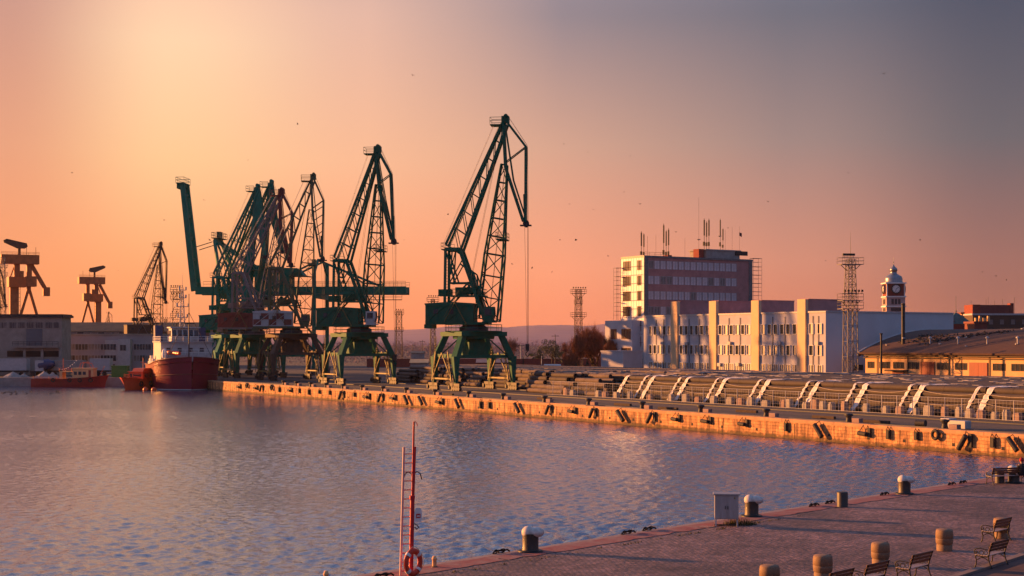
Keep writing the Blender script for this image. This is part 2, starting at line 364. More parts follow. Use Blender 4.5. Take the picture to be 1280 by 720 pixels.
M['hill'] = mat('hazed_hill', (.19, .14, .23), 1, 0, .3, .003, col2=(.15, .11, .18))  # distance haze put into the mauve of the hills' colour
M['scrub'] = mat('scrub_branches', (.34, .18, .17), 1, 0, .4, .05, col2=(.22, .12, .12))
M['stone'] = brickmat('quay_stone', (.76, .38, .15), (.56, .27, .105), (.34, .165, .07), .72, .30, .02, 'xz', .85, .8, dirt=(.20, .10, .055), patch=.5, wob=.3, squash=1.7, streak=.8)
M['cobble'] = brickmat('cobbles', (.25, .142, .132), (.115, .068, .064), (.045, .03, .03), .25, .16, .025, 'xy', .7, .9, dirt=(.12, .082, .080), patch=1.15)
# ------------------------------------------------------------------ water, ground, quays
WSLOPE = .085
wm = bpy.data.materials.new('harbour_water'); wm.use_nodes = True; nt = wm.node_tree; b = nt.nodes['Principled BSDF']
b.inputs['Base Color'].default_value = (.018, .050, .130, 1); b.inputs['Roughness'].default_value = .10; b.inputs['IOR'].default_value = 1.5
t = nt.nodes.new('ShaderNodeTexCoord')
def wnoise(scale, stretch, rot, detail, rough=.5, dist=0):
    mp = nt.nodes.new('ShaderNodeMapping'); mp.inputs['Rotation'].default_value = (0, 0, rot); mp.inputs['Scale'].default_value = stretch
    nt.links.new(t.outputs['Object'], mp.inputs[0])
    n = nt.nodes.new('ShaderNodeTexNoise'); n.inputs['Scale'].default_value = scale; n.inputs['Detail'].default_value = detail
    n.inputs['Roughness'].default_value = rough; n.inputs['Distortion'].default_value = dist
    nt.links.new(mp.outputs[0], n.inputs['Vector']); return n.outputs[0]
def smath(op, a, bb):
    n = nt.nodes.new('ShaderNodeMath'); n.operation = op
    for i, x in enumerate((a, bb)):
        if isinstance(x, (int, float)): n.inputs[i].default_value = x
        else: nt.links.new(x, n.inputs[i])
    return n.outputs[0]
gls = nt.nodes.new('ShaderNodeBsdfGlossy'); gls.inputs['Color'].default_value = (.9, .9, .92, 1); gls.inputs['Roughness'].default_value = .12
mixw = nt.nodes.new('ShaderNodeMixShader'); mixw.inputs[0].default_value = .22                    # extra mirror gloss added to brighten the water's reflections
nt.links.new(b.outputs[0], mixw.inputs[1]); nt.links.new(gls.outputs[0], mixw.inputs[2]); nt.links.new(mixw.outputs[0], nt.nodes['Material Output'].inputs['Surface'])
n1 = wnoise(6.5, (1, 1.2, 1), .35, 2, .5, .3)              # capillary ripples on top of the modelled waves
bp = nt.nodes.new('ShaderNodeBump'); bp.inputs['Strength'].default_value = 1.0; bp.inputs['Distance'].default_value = .035
nt.links.new(n1, bp.inputs['Height']); nt.links.new(bp.outputs[0], b.inputs['Normal']); nt.links.new(bp.outputs[0], gls.inputs['Normal'])
import numpy as np
rng = np.random.default_rng(4)
NWAVE = 72
lam = np.exp(rng.uniform(np.log(.34), np.log(1.35), NWAVE)); th = rng.normal(radians(-22), .75, NWAVE); ph = rng.uniform(0, 2 * pi, NWAVE)
kx = 2 * pi / lam * np.cos(th); ky = 2 * pi / lam * np.sin(th)
amp = WSLOPE * sqrt(2 / NWAVE) / (2 * pi / lam)
gl = rng.uniform(18, 70, 9); ga = rng.uniform(0, 2 * pi, 9); gp_ = rng.uniform(0, 2 * pi, 9)
def waves(x, y, cut):
    z = np.zeros_like(x); g_ = np.zeros_like(x)
    for l_, a_, p_ in zip(gl, ga, gp_): g_ += np.sin(2 * pi / l_ * (x * np.cos(a_) + y * np.sin(a_)) + p_)
    g_ = 1 + .22 * np.clip(g_ / 1.5, -1.5, 1.5)
    for i in range(NWAVE):
        if lam[i] < cut: continue
        z += amp[i] * np.sin(kx[i] * x + ky[i] * y + ph[i])
    sm = lambda v: np.clip(v, 0, 1) ** 2 * (3 - 2 * np.clip(v, 0, 1))
    g_ *= .7 + 1.5 * sm((x + 40) / 60) + .55 * sm((105 - y) / 50)      # sheltered towards the ships, ruffled in the open basin
    return z * g_
def sheet(x0, x1, y0, y1, st, cut):
    nx = int((x1 - x0) / st) + 1; ny = int((y1 - y0) / st) + 1
    gx_, gy_ = np.meshgrid(np.linspace(x0, x1, nx), np.linspace(y0, y1, ny))
    co = np.stack([gx_.ravel(), gy_.ravel(), waves(gx_, gy_, cut).ravel()], 1).astype(np.float32)
    i = np.arange(nx * ny).reshape(ny, nx); q = np.stack([i[:-1, :-1], i[:-1, 1:], i[1:, 1:], i[1:, :-1]], -1).reshape(-1, 4).astype(np.int32)
    me = bpy.data.meshes.new('water'); me.vertices.add(len(co)); me.vertices.foreach_set('co', co.ravel())
    me.loops.add(q.size); me.loops.foreach_set('vertex_index', q.ravel()); me.polygons.add(len(q)); me.polygons.foreach_set('loop_start', np.arange(0, q.size, 4, dtype=np.int32)); me.polygons.foreach_set('loop_total', np.full(len(q), 4, np.int32))
    me.polygons.foreach_set('use_smooth', np.ones(len(q), bool)); me.materials.append(wm); me.update(); me.validate()
    o = bpy.data.objects.new('water', me); COL.objects.link(o); return tag(o, kind='structure')
sheet(-46, 44, 36, 118, .12, .34); sheet(-62, 62, 118, 172, .17, .38); sheet(-140, 62, 172, 312, .29, .58); sheet(-140, -62, 118, 172, .29, .58); sheet(-140, -46, 30, 118, .7, 1.5)
tag(MB().add([(-1200, -200, 0), (-140, -200, 0), (-140, 345, 0), (-1200, 345, 0)], [(0, 1, 2, 3)]).add([(-140, -200, 0), (150, -200, 0), (150, 30, 0), (-140, 30, 0)], [(0, 1, 2, 3)]).add([(-46, 30, 0), (44, 30, 0), (44, 36, 0), (-46, 36, 0)], [(0, 1, 2, 3)]).build('water', wm), kind='structure')

NB = Vector((1.8, 54, 0)); NV = Vector((.688, .726, 0)).normalized(); NN = Vector((NV.y, -NV.x, 0))   # near quay edge line, NN = onto the quay
RZN = atan2(NV.y, NV.x)
def NW(s, q, z=GZ): return NB + NV * s + NN * q + Vector((0, 0, z))
# corner of the basin
den = PU.x * NV.y - PU.y * NV.x
dx = NB - PA; tC = (dx.x * NV.y - dx.y * NV.x) / den
CORN = PA + PU * tC
sC = (CORN - NB).dot(NV)
TEND = 215.0
EP = PA + PU * TEND
FAR0 = EP + Vector((-2, 7.4, 0)); FAR1 = Vector((-1200, FAR0.y, 0))
g = [CORN + PN * .35, EP + PN * .35, FAR0 + Vector((0, .3, 0)), FAR1 + Vector((0, .3, 0)), Vector((-9000, FAR0.y, 0)), Vector((-9000, 12000, 0)), Vector((9000, 12000, 0)), Vector((9000, CORN.y + 20, 0))]
tag(MB().add([(p.x, p.y, GZ) for p in g], [tuple(range(len(g)))[::-1]]).build('ground', M['asphalt']), kind='structure')
# near quay: cobbles, in a frame with x along the edge
def nloc(p): d = p - NB; return (d.dot(NV), -d.dot(NN))
ne = sC + 14
tag(MB().add([(-120, -.3, 0), (-120, -200, 0), (400, -200, 0), (400, -.3, 0)][:0] + [(-120, -.3, 0), (-120, -160, 0), (ne + 200, -160, 0), (ne, -.3, 0), ], [(0, 1, 2, 3)]).build('pavement', M['cobble'], loc=(NB.x, NB.y, GZ - .004), rz=RZN), kind='structure')
nw = MB().bb(-120, sC + .2, -.9, 0, -4, .006).build('quay_wall', M['coping'], loc=(NB.x, NB.y, GZ), rz=RZN)
tag(nw, 'low quay wall with pale coping below the cobbled promenade', 'quay wall')
# worn red line and dark kerb joint on the promenade
rl = MB()
s = -30; e0, e1 = -.34, -1.5
while s < sC:
    L = random.uniform(.25, .8); n0, n1 = -.34 + random.gauss(0, .03), -1.36 + random.gauss(0, .035)
    if random.random() < .12: n1 = random.uniform(-1.3, -1.1)
    rl.add([(s, e0, .011), (s, e1, .011), (s + L, n1, .011), (s + L, n0, .011)], [(0, 1, 2, 3)]); e0, e1 = n0, n1; s += L + (random.uniform(.02, .12) if random.random() < .1 else 0)
tag(rl.build('road_markings', M['redline'], loc=(NB.x, NB.y, GZ), rz=RZN), kind='structure')
# smooth reddish footpath in the near right corner with its kerb
pth = [GP(1190, 724), GP(1286, 693)]; pd = (pth[1] - pth[0]); pd.z = 0; pd.normalize(); pn_ = Vector((pd.y, -pd.x, 0))
a0 = pth[0] - pd * 25; a1 = pth[0] + pd * 60
tag(MB().add([(p.x, p.y, GZ + .012) for p in (a0, a1, a1 + pn_ * 8, a0 + pn_ * 8)], [(3, 2, 1, 0)]).build('path', M['path']), kind='structure')
tag(MB().bar(a0 + Vector((0, 0, .03)), a1 + Vector((0, 0, .03)), .26, .12).build('path_kerb', M['kerb']), kind='structure')

# pier wall of old stone, in the pier frame (x towards the near end, y inland)
pier0 = (PA.x, PA.y, GZ)
pw = thing('quay_wall', 'long old stone quay wall with orange lit blocks across the basin', 'quay wall', pier0, RZP)
XA, XB = -TEND, -tC
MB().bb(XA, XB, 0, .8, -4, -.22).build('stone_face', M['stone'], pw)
cp = MB(); xx = XA
while xx < XB:
    L = random.uniform(5, 8); x2 = min(XB, xx + L)
    cp.bb(xx + .012, x2 - .012, -.05 + random.uniform(-.02, .02), 1.0, -.222, .10 + random.uniform(-.02, .03)); xx = x2
cp.build('coping', mat('quay_coping_stone', (.60, .33, .16), .9, 0, .3, .8, bump=.3, col2=(.32, .18, .10)), pw)
ft = MB()
for i in range(46): x = XB - 6 - i * 5.1 - random.uniform(0, 1.2); ft.bb(x - .16, x + .16, -.012, .05, -1.30, -1.02)
for i in range(20): x = XB - 9 - i * 10.8; ft.bb(x - .03, x + .03, -.010, .05, -1.8, -.3)
ft.build('drain_hole', M['inside'], pw)
fw = MB().bb(-1200, FAR0.x + 1, 0, .8, -4, .05).build('quay_wall', M['olddark'], loc=(0, FAR0.y, GZ)); 
tag(fw, 'shadowed concrete quay wall behind the red fishing boat', 'quay wall')
tag(MB().bar(EP + Vector((0, 0, -.6)), FAR0 + Vector((0, .6, -.6)), .9, 3).build('quay_wall', M['olddark'], loc=(0, 0, GZ)), 'short dark quay wall behind the red ship at the end of the pier', 'quay wall')
# deck: crane rails, dark worn strips
for q in (1.9, 13.0, 23.5):
    r = MB(); r.bb(XA, XB - 3 if q < 20 else -104, q - .09, q + .09, 0, .09, 0)
    tag(r.build('crane_rail', M['dark_steel'], loc=pier0, rz=RZP), {1.9: 'thin steel rail running just behind the stone quay edge', 13.0: 'steel crane rail under the water side legs of the green cranes', 23.5: 'steel crane rail under the land side legs of the green cranes'}[q], 'rail')
dk = MB(); 
for q0, q1 in ((2.3, 4.2), (8.0, 10.6)):
    dk.bb(XA, XB - 1, q0, q1, -.05, .005)
tag(dk.build('pier_paving', mat('worn_pier_asphalt', (.10, .072, .062), .9, 0, .3, .4, bump=.2, col2=(.055, .042, .040)), loc=pier0, rz=RZP), kind='structure')

# haze
hz = bpy.data.materials.new('haze'); hz.use_nodes = True; nt = hz.node_tree; nt.nodes.remove(nt.nodes['Principled BSDF'])
pv = nt.nodes.new('ShaderNodeVolumePrincipled'); pv.inputs['Color'].default_value = (.80, .68, .74, 1); pv.inputs['Density'].default_value = HAZE if 'HAZE' in globals() else .000032
pv.inputs['Anisotropy'].default_value = .2
nt.links.new(pv.outputs[0], nt.nodes['Material Output'].inputs['Volume'])
tag(MB().bb(-3500, 3500, -260, 6500, -5.2, 112).build('haze', hz), kind='stuff')

# far hills
hm = MB(); NA, ND = 120, 14
import mathutils.noise as mn
vs = []
prof = [(-30, 4), (-18, 6), (-8, 9), (-5, 14), (-1.5, 22), (0, 19), (1.6, 22), (3.2, 21), (4.4, 27), (6, 24), (9, 20), (14, 17), (30, 12)]
def hgt(az):
    px = az
    for (a, h0), (c, h1) in zip(prof, prof[1:]):
        if a <= px <= c: return h0 + (h1 - h0) * (.5 - .5 * cos(pi * (px - a) / (c - a)))
    return 8
for j in range(ND):
    f = j / (ND - 1); d = 3200 + 2600 * f
    for i in range(NA):
        az = -26 + 52 * i / (NA - 1)
        hpx = hgt(az) * sin(pi * min(1, .02 + f * 1.15) * .5 if f < .87 else pi * .5) 
        hh = (CAMZ + hpx * d / F) * (1 if f < .9 else .8) + mn.noise(Vector((az * .9, f * 6, 0))) * 9 * f + mn.noise(Vector((az * 6, f * 20, 3))) * 2.2
        if j == 0: hh = GZ - 1
        vs.append((d * tan(radians(az)), d, min(hh, 104)))
fs = [(j * NA + i, j * NA + i + 1, (j + 1) * NA + i + 1, (j + 1) * NA + i) for j in range(ND - 1) for i in range(NA - 1)]
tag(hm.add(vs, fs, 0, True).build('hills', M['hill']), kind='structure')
# ------------------------------------------------------------------ cranes
def V(*a): return Vector(a)
def lattice(mb, A, B, n, rc, rb, mi=0, faces=None, shrink=True, kind='z', sq=False):
    """four chords from ring A to ring B with n bays of bracing"""
    A = [Vector(p) for p in A]; B = [Vector(p) for p in B]; k = len(A)
    add = (lambda p, q, r: mb.bar(p, q, r * 2, r * 2, mi)) if sq else (lambda p, q, r: mb.tube(p, q, r, None, 5, mi, False))
    for a, b_ in zip(A, B): add(a, b_, rc)
    faces = faces if faces is not None else [(i, (i + 1) % k) for i in range(k)]
    for i in range(n + 1):
        f = i / n
        for a, c in faces:
            p = A[a].lerp(B[a], f); q = A[c].lerp(B[c], f)
            if (p - q).length > .05: add(p, q, rb)
            if i < n:
                f2 = (i + 1) / n
                if kind == 'x':
                    add(p, A[c].lerp(B[c], f2), rb); add(q, A[a].lerp(B[a], f2), rb)
                elif i % 2 == 0: add(p, A[c].lerp(B[c], f2), rb)
                else: add(q, A[a].lerp(B[a], f2), rb)
def railing(mb, pts, h=1.05, r=.03, mi=0, closed=False, step=1.3):
    pts = [Vector(p) for p in pts]
    segs = list(zip(pts, pts[1:])) + ([(pts[-1], pts[0])] if closed else [])
    for p, q in segs:
        n = max(1, int((q - p).length / step))
        for i in range(n + 1):
            a = p.lerp(q, i / n); mb.tube(a, a + V(0, 0, h), r, None, 4, mi, False)
        for z in (h, h * .5): mb.tube(p + V(0, 0, z), q + V(0, 0, z), r, None, 4, mi, False)
def ladder(mb, p, q, w=.5, r=.03, side=None, mi=0, step=.45, cage=False):
    p = Vector(p); q = Vector(q); d = (q - p).normalized(); sd = Vector(side).normalized() if side else d.orthogonal().normalized()
    for k in (-1, 1): mb.tube(p + sd * k * w / 2, q + sd * k * w / 2, r, None, 4, mi, False)
    n = int((q - p).length / step)
    for i in range(n): 
        a = p.lerp(q, (i + .5) / n); mb.tube(a - sd * w / 2, a + sd * w / 2, r * .8, None, 4, mi, False)
    if cage:
        o = d.cross(sd)
        for i in range(0, n, 4):
            a = p.lerp(q, (i + .5) / n); mb.path([a - sd * w / 2, a - sd * w * .5 + o * .5, a + sd * w * .5 + o * .5, a + sd * w / 2], r * .8, 4, mi, False)
def portal_crane(name, label, loc, rzp, rzj, c, sc=1.0, rear=(6.6, 43.4), hinge=(6.4, 36.2), kink=(10.9, 39.0), tip=(10.8, 26.9), hook=6.0, solid=False, seed=0, fly=None, boomc=None, house=None, lit=True, checker=False, group='portal cranes on the pier', cat='crane', truss=False, th=1.0):
    """level luffing portal crane; base frame: x along jib after rzj, z up from the deck"""
    rt = thing(name, label, cat, loc, rzp, group); rt.scale = (sc, sc, sc)
    rj = rzj - rzp; MJ = Matrix.Rotation(rj, 4, 'Z') @ Matrix.Diagonal((.78, 1, 1, 1))
    port = c['portal']; up = c['upper']; fl = fly or up; bm_ = boomc or up; hs = house or up; yl = c['frames']
    # portal (local x along the rail, y inland): gauge 10.5, wheel base 7
    for sx in (-1, 1):
        for sy in (-1, 1):
            m = MB(); foot = V(sx * 3.6, sy * 5.25, 1.15); knee = V(sx * 3.3, sy * 5.25, 5.4); top = V(sx * 2.7, sy * 3.5, 8.9)
            m.bar(foot, knee, .5, .55, 0, 1.1, 1.05); m.bar(knee - V(0, 0, .42), top, 1.1, .95, 0, .9, .9)
            lg = m.build('leg', port, rt)
            w = MB(); w.bb(sx * 3.6 - 1.5, sx * 3.6 + 1.5, sy * 5.25 - .3, sy * 5.25 + .3, .72, 1.2)
            for k in (-1.05, -.35, .35, 1.05): w.tube((sx * 3.6 + k, sy * 5.25 - .22, .38), (sx * 3.6 + k, sy * 5.25 + .22, .38), .36, None, 10)
            w.bb(sx * 3.6 - 1.9, sx * 3.6 - 1.5, sy * 5.25 - .4, sy * 5.25 + .4, .3, .9)
            w.build('bogie', M['dark_steel'], lg)
    for sy in (-1, 1):                                    # sill frames of braces between the legs of one rail
        m = MB(); y = sy * 5.25 - .62
        m.bar((-3.2, y, 1.9), (3.2, y, 1.9), .2, .24); m.bar((-3.2, y, 1.5), (-2.0, y, 6.2), .16, .2); m.bar((3.2, y, 1.5), (2.0, y, 6.2), .16, .2)
        m.bar((-3.0, y, 2.0), (0, y, 6.0), .14); m.bar((3.0, y, 2.0), (0, y, 6.0), .14)
        ladder(m, (-2.6, y - .2, .8), (-1.5, y - .2, 8.6), .45, .04, (1, 0, .2)); 
        ladder(m, (2.4, y - .2, .8), (2.4, y - .2, 5.2), .45, .04, (1, 0, 0))
        m.build('access_frame', yl, rt)
    m = MB()
    for sy in (-1, 1): m.bar((-3.2, sy * 5.0, 5.5), (3.2, sy * 5.0, 5.5), .55, .6)
    for sx in (-1, 1): m.bar((sx * 3.0, -5.0, 5.4), (sx * 3.0, 5.0, 5.4), .42, .5); m.bar((sx * 2.9, -4.6, 5.5), (sx * 1.2, -1.4, 8.8), .2); m.bar((sx * 2.9, 4.6, 5.5), (sx * 1.2, 1.4, 8.8), .2)
    m.bb(-3.5, 3.5, -4.2, 4.2, 8.65, 9.35); m.lathe([(3.3, 8.2), (3.4, 8.5), (3.2, 9.3)], 20)
    m.build('portal_frame', port, rt)
    m = MB(); m.lathe([(1.9, 5.7), (2.0, 7.6), (1.7, 8.2)], 16); m.bb(-1.7, 1.7, -1.8, 1.8, 5.6, 7.7); m.build('cable_drum_housing', port, rt)
    m = MB(); n = 24; R = 4.6
    m.lathe([(R, 9.36), (R, 9.5)], n); railing(m, [(R * cos(a), R * sin(a), 9.5) for a in [2 * pi * i / 16 for i in range(16)]], 1.0, .035, closed=True, step=2.5)
    m.build('ring_platform', port if not lit else up, rt)
    m = MB(); m.lathe([(2.3, 9.5), (2.3, 10.1), (1.8, 10.3), (1.8, 10.8)], 18); m.build('slew_ring', M['dark_steel'], rt)
    # upper works in the jib frame
    m = MB(MJ); m.bb(-9.6, 3.4, -2.3, 2.3, 10.55, 10.9); m.bb(-9.9, -8.2, -2.0, 2.0, 9.9, 10.55); m.build('turntable_deck', up, rt)
    m = MB(MJ); m.bb(-9.6, .4, -2.2, 2.2, 10.9, 13.7); m.prism([(-9.75, 13.7), (.55, 13.7), (.55, 13.9), (-4.5, 14.15), (-9.75, 13.9)], -2.32, 2.32)
    for x in (-9.0, -7, -5, -3, -1): m.bb(x - .06, x + .06, -2.26, 2.26, 10.9, 13.7)
    for y in (-2.3, 2.3):
        for xa, xb in ((-9.4, -5.2), (-5.2, -1.0)): m.bar((xa, y, 11.0), (xb, y, 13.6), .16, .1)
        m.bb(-9.6, .4, y - .06, y + .06, 10.92, 11.12); m.bb(-9.6, .4, y - .06, y + .06, 13.5, 13.7)
    h_ = m.build('machine_house', hs, rt)
    if checker:
        ck = MB(MJ)
        for i in range(5):
            for j in range(2):
                if (i + j) % 2 == 0: ck.bb(-9.5 + i * 1.95, -9.5 + (i + 1) * 1.95, -2.29, 2.29, 11.0 + j * 1.3, 12.3 + j * 1.3)
        ck.build('checker_panel', M['redframe'], h_)
    for k, y in enumerate((-2.3, 2.3)):
        for x in (-7.4, -4.2): 
            w = MB(MJ); w.bb(x - .45, x + .45, y - .03, y + .03, 12.2, 13.0); w.build('window', M['glass'], h_)
    m = MB(MJ)                                            # A-frame: two side frames with cross ties
    at = (-4.1, 22.6)
    for y in (-1.75, 1.75):
        m.bar((-5.5, y, at[1]), (-5.6, y * 1.15, 13.9), .5, .5); m.bar((-2.6, y, at[1]), (2.8, y * 1.1, 10.9), .72, .6); m.bar((-5.7, y, at[1]), (-2.4, y, at[1]), .45, .5); m.bar((-5.5, y, 22.4), (-3.4, y, 17.2), .28)
        m.bar((-4.5, y, 17.2), (-.8, y * 1.05, 17.2), .22); m.bar((-4.5, y, 17.4), (-1.9, y, 21.0), .2); m.bar((-4.6, y * 1.1, 14.0), (-.8, y, 17.2), .3)
        m.bar((at[0], y, at[1]), (-4.4, y, 18.5), .25); m.bar((-1.0, y, 17.1), (1.2, y, 14.6), .3); m.bar((-2.4, y, 20.2), (.4, y, 18.6), .26); m.bar((.4, y, 18.6), (.9, y, 13.9), .24); m.bar((.4, y, 18.6), (3.0, y, 13.0), .24)
    for z, x in ((22.6, -4.1), (19.6, -4.3), (17.2, -4.5), (17.2, -.8), (14, -4.6)): m.bar((x, -1.8, z), (x, 1.8, z), .3)
    m.bar((-4.3, -1.8, 19.6), (-4.1, 1.8, 22.6), .16); m.bar((-4.5, 1.8, 17.2), (-4.3, -1.8, 19.6), .16)
    af = m.build('a_frame', up, rt)
    m = MB(MJ); m.bb(-6.4, -4.3, -1.9, 1.9, 22.5, 22.62); railing(m, [(-4.4, -1.9, 22.6), (-6.4, -1.9, 22.6), (-6.4, 1.9, 22.6), (-4.4, 1.9, 22.6)], 1.0, .035); ladder(m, (-5.2, -1.9, 14), (-5.2, -1.9, 22.6), .5, .035, (1, 0, 0)); m.build('balcony', up, af)
    m = MB(MJ); m.bb(-4.8, 2.6, -2.1, 2.1, 15.0, 15.2); railing(m, [(-4.8, -2.1, 15.2), (2.4, -2.1, 15.2), (2.4, 2.1, 15.2), (-4.8, 2.1, 15.2)], 1.0, .035, closed=True); m.bb(-3.6, -1.2, -1.2, 1.2, 15.2, 16.5); m.tube((-.6, -1.3, 15.9), (-.6, 1.3, 15.9), .6, None, 14); m.tube((1.0, -1.3, 15.8), (1.0, 1.3, 15.8), .5, None, 14); m.bb(-7.2, -4.6, -.9, .9, 15.1, 16.2); m.build('winch_deck', up, rt)
    m = MB(MJ); ladder(m, (-5.6, -2.5, 10.9), (-2.6, -2.5, 15.1), .7, .06, (0, 1, 0)); ladder(m, (-5.6, -2.5, 11.7), (-2.6, -2.5, 15.9), .7, .03, (0, 1, 0), step=3); ladder(m, (-1, -2.7, 10.6), (-3.4, -2.7, 14), .6, .05, (0, 1, 0)); m.build('stairway', yl, rt)
    m = MB(MJ); m.prism([(2.7, 11.0), (4.6, 11.0), (5.0, 12.2), (4.9, 13.3), (2.7, 13.3)], -3.9, -2.2); m.bb(2.5, 5.2, -4.1, -2.0, 10.8, 10.98); railing(m, [(2.6, -4.1, 11), (5.2, -4.1, 11), (5.2, -2.0, 11)], 1.0, .035)
    cb = m.build('operator_cab', c.get('cab', up), rt)
    w = MB(MJ); w.prism([(4.72, 11.35), (5.03, 12.2), (4.95, 13.1), (4.9, 13.1), (4.9, 12.2), (4.6, 11.35)], -3.8, -2.3); w.bb(3.0, 4.4, -3.93, -3.9, 11.9, 13.0); w.build('window', M['glass'], cb)
    # boom
    F0 = V(3.0, 0, 11.3); Hn = V(hinge[0], 0, hinge[1]); Rr = V(rear[0], 0, rear[1]); Kk = V(kink[0], 0, kink[1]); Tp = V(tip[0], 0, tip[1])
    m = MB(MJ); d = (Hn - F0).normalized(); nrm = V(-d.z, 0, d.x)     # nrm points to the back of the boom
    L = (Hn - F0).length
    if solid:
        mid = F0.lerp(Hn, .45)
        for y in (-1, 1):
            m.bar(F0 + V(0, y * 2.0, 0), mid + V(0, y * 1.0, 0), .5, .8, 0, .7, 1.9); m.bar(mid + V(0, y * 1.0, 0), Hn + V(0, y * .45, 0), .7, 1.9, 0, .4, .8)
        for f in (.12, .25, .4, .6, .8): p = F0.lerp(Hn, f); m.bar(p + V(0, -1.9 * (1 - f), 0), p + V(0, 1.9 * (1 - f), 0), .4, .9)
    else:
        mid = F0 + d * L * .42
        A = [F0 + V(0, y * 1.9, 0) + nrm * k * 2.2 for y, k in ((-1, -1), (1, -1), (1, 1), (-1, 1))]
        B = [mid + V(0, y * 1.5, 0) + nrm * k * 1.9 for y, k in ((-1, -1), (1, -1), (1, 1), (-1, 1))]
        C_ = [Hn + V(0, y * .5, 0) + nrm * k * .6 for y, k in ((-1, -1), (1, -1), (1, 1), (-1, 1))]
        lattice(m, A, B, 3, .23 * th, .095 * th); lattice(m, B, C_, 5, .21 * th, .085 * th)
    boom = m.build('boom', bm_, rt)
    m = MB(MJ); p = F0.lerp(Hn, .52) - nrm * 1.0; m.bb(p.x - .8, p.x + 1.3, -2.2, 2.2, p.z - .08, p.z + .08); railing(m, [(p.x - .8, -2.2, p.z), (p.x + 1.3, -2.2, p.z), (p.x + 1.3, 2.2, p.z), (p.x - .8, 2.2, p.z)], 1.1, .035, closed=True)
    m.build('boom_platform', bm_, boom)
    m = MB(MJ); ladder(m, F0 + d * 1 - nrm * .2, F0 + d * (L - 1) - nrm * .2, .55, .035, (0, 1, 0)); m.build('boom_ladder', M['grey_steel'], boom)
    # tie bars
    m = MB(MJ); A0 = V(at[0], 0, at[1]); td = (Rr - A0).normalized()
    Lt = (Rr - A0).length
    pn = V(-td.z, 0, td.x); nb = 7
    for y in (-1, 1):
        for k in (-1, 1): m.bar(A0 + pn * k * 1.6 + V(0, y * 1.5, 0), Rr + pn * k * .5 + V(0, y * .5, -.6), .42 * th, .46 * th)
        for i in range(nb):
            f0 = i / nb; f1 = (i + 1) / nb
            pt = lambda f, k: A0.lerp(Rr, f) + pn * k * (1.6 - 1.1 * f) + V(0, y * (1.5 - 1.0 * f), -.6 * f)
            m.bar(pt(f0, -1), pt(f0, 1), .18); m.bar(pt(f0, -1), pt(f1, 1), .15)
    for i in range(nb):
        f0 = i / nb; w0 = 1.5 - f0
        for k in (-1, 1): p = A0.lerp(Rr, f0) + pn * k * (1.6 - 1.1 * f0); m.bar(p + V(0, -w0, -.6 * f0), p + V(0, w0, -.6 * f0), .12)
    tie = m.build('tie_bars', bm_, rt)
    m = MB(MJ); off = V(-td.z, 0, td.x) * .9; ladder(m, A0 + off + V(0, -.2, 0), Rr + off * .8 - td * 1.5 + V(0, -.2, 0), .55, .03, (0, 1, 0)); ladder(m, A0 + off * 2.6 + V(0, -.2, 0), Rr + off * 1.9 - td * 1.5 + V(0, -.2, 0), .6, .03, (0, 1, 0), step=2.2)
    m.build('tie_ladder', M['pale'] if lit else M['grey_steel'], tie)
    # fly jib
    m = MB(MJ)
    if solid:
        for y in (-.45, .45):
            m.prism([(Rr.x - .8, Rr.z), (Rr.x + .6, Rr.z + .2), (Kk.x - 1.2, Kk.z + .6), (Hn.x + 2.8, Hn.z - 2), (Tp.x + .5, Tp.z), (Tp.x - .5, Tp.z), (Hn.x + .3, Hn.z - 1), (Hn.x - .7, Hn.z)], y - .08, y + .08)
        for f in (0.05, .3, .55, .8, .97): p = Rr.lerp(Tp, f); m.bar(p + V(.1, -.45, 0), p + V(.1, .45, 0), .5, .9)
    else:
        for y in (-1, 1):
            yr, yh, yk, yt = .55 * y, .6 * y, .5 * y, .3 * y
            m.bar(Rr + V(0, yr, 0), Kk + V(0, yk, 0), .42, .42); m.bar(Kk + V(0, yk, 0), Tp + V(0, yt, 0), .46, .46)
            m.bar(Rr + V(-.4, yr, -.3), Hn + V(.3, yh, -.6), .5, .5); m.bar(Hn + V(.3, yh, -.6), Tp + V(-.5, yt, .2), .5, .5)
            m.bar(Hn + V(.2, yh, .3), Kk + V(0, yk, 0), .16); m.bar(Rr + V(-.1, yr, -.4), Hn.lerp(Tp, .30) + V(.6, yh, .2), .2)
            m.bar(Hn.lerp(Tp, .30) + V(.6, yh, .2), Tp + V(.1, yt, .5), .22)
            for k in range(6):
                p = (Hn + V(.3, 0, -.6)).lerp(Tp + V(-.5, 0, 0), k / 6); q = Kk.lerp(Tp, (k + .7) / 7)
                if truss: m.bar(p + V(0, y * .45, 0), q + V(0, y * .4, 0), .1)
        for p in (Rr, Kk, Hn + V(.2, 0, 0), Hn.lerp(Tp, .3), Hn.lerp(Tp, .6), Kk.lerp(Tp, .5)): m.bar(p + V(0, -.6, 0), p + V(0, .6, 0), .22)
        m.bb(Rr.x - .7, Rr.x + .8, -.7, .7, Rr.z - .5, Rr.z + .55)
        m.bar(Tp + V(-.15, 0, 4.5), Tp + V(0, 0, .2), .7, .6)
    m.tube(Rr + V(.2, -.7, .4), Rr + V(.2, .7, .4), .5, None, 12)
    fj = m.build('fly_jib', fl, rt)
    m = MB(MJ); 
    for y in (-.3, .3): m.tube(Tp + V(.1, y - .1, -.2), Tp + V(.1, y + .1, -.2), .62, None, 14)
    m.bar(Tp + V(-1.1, 0, -.5), Tp + V(1.2, 0, -.5), .9, .22)
    m.build('sheave', M['dark_steel'], fj)
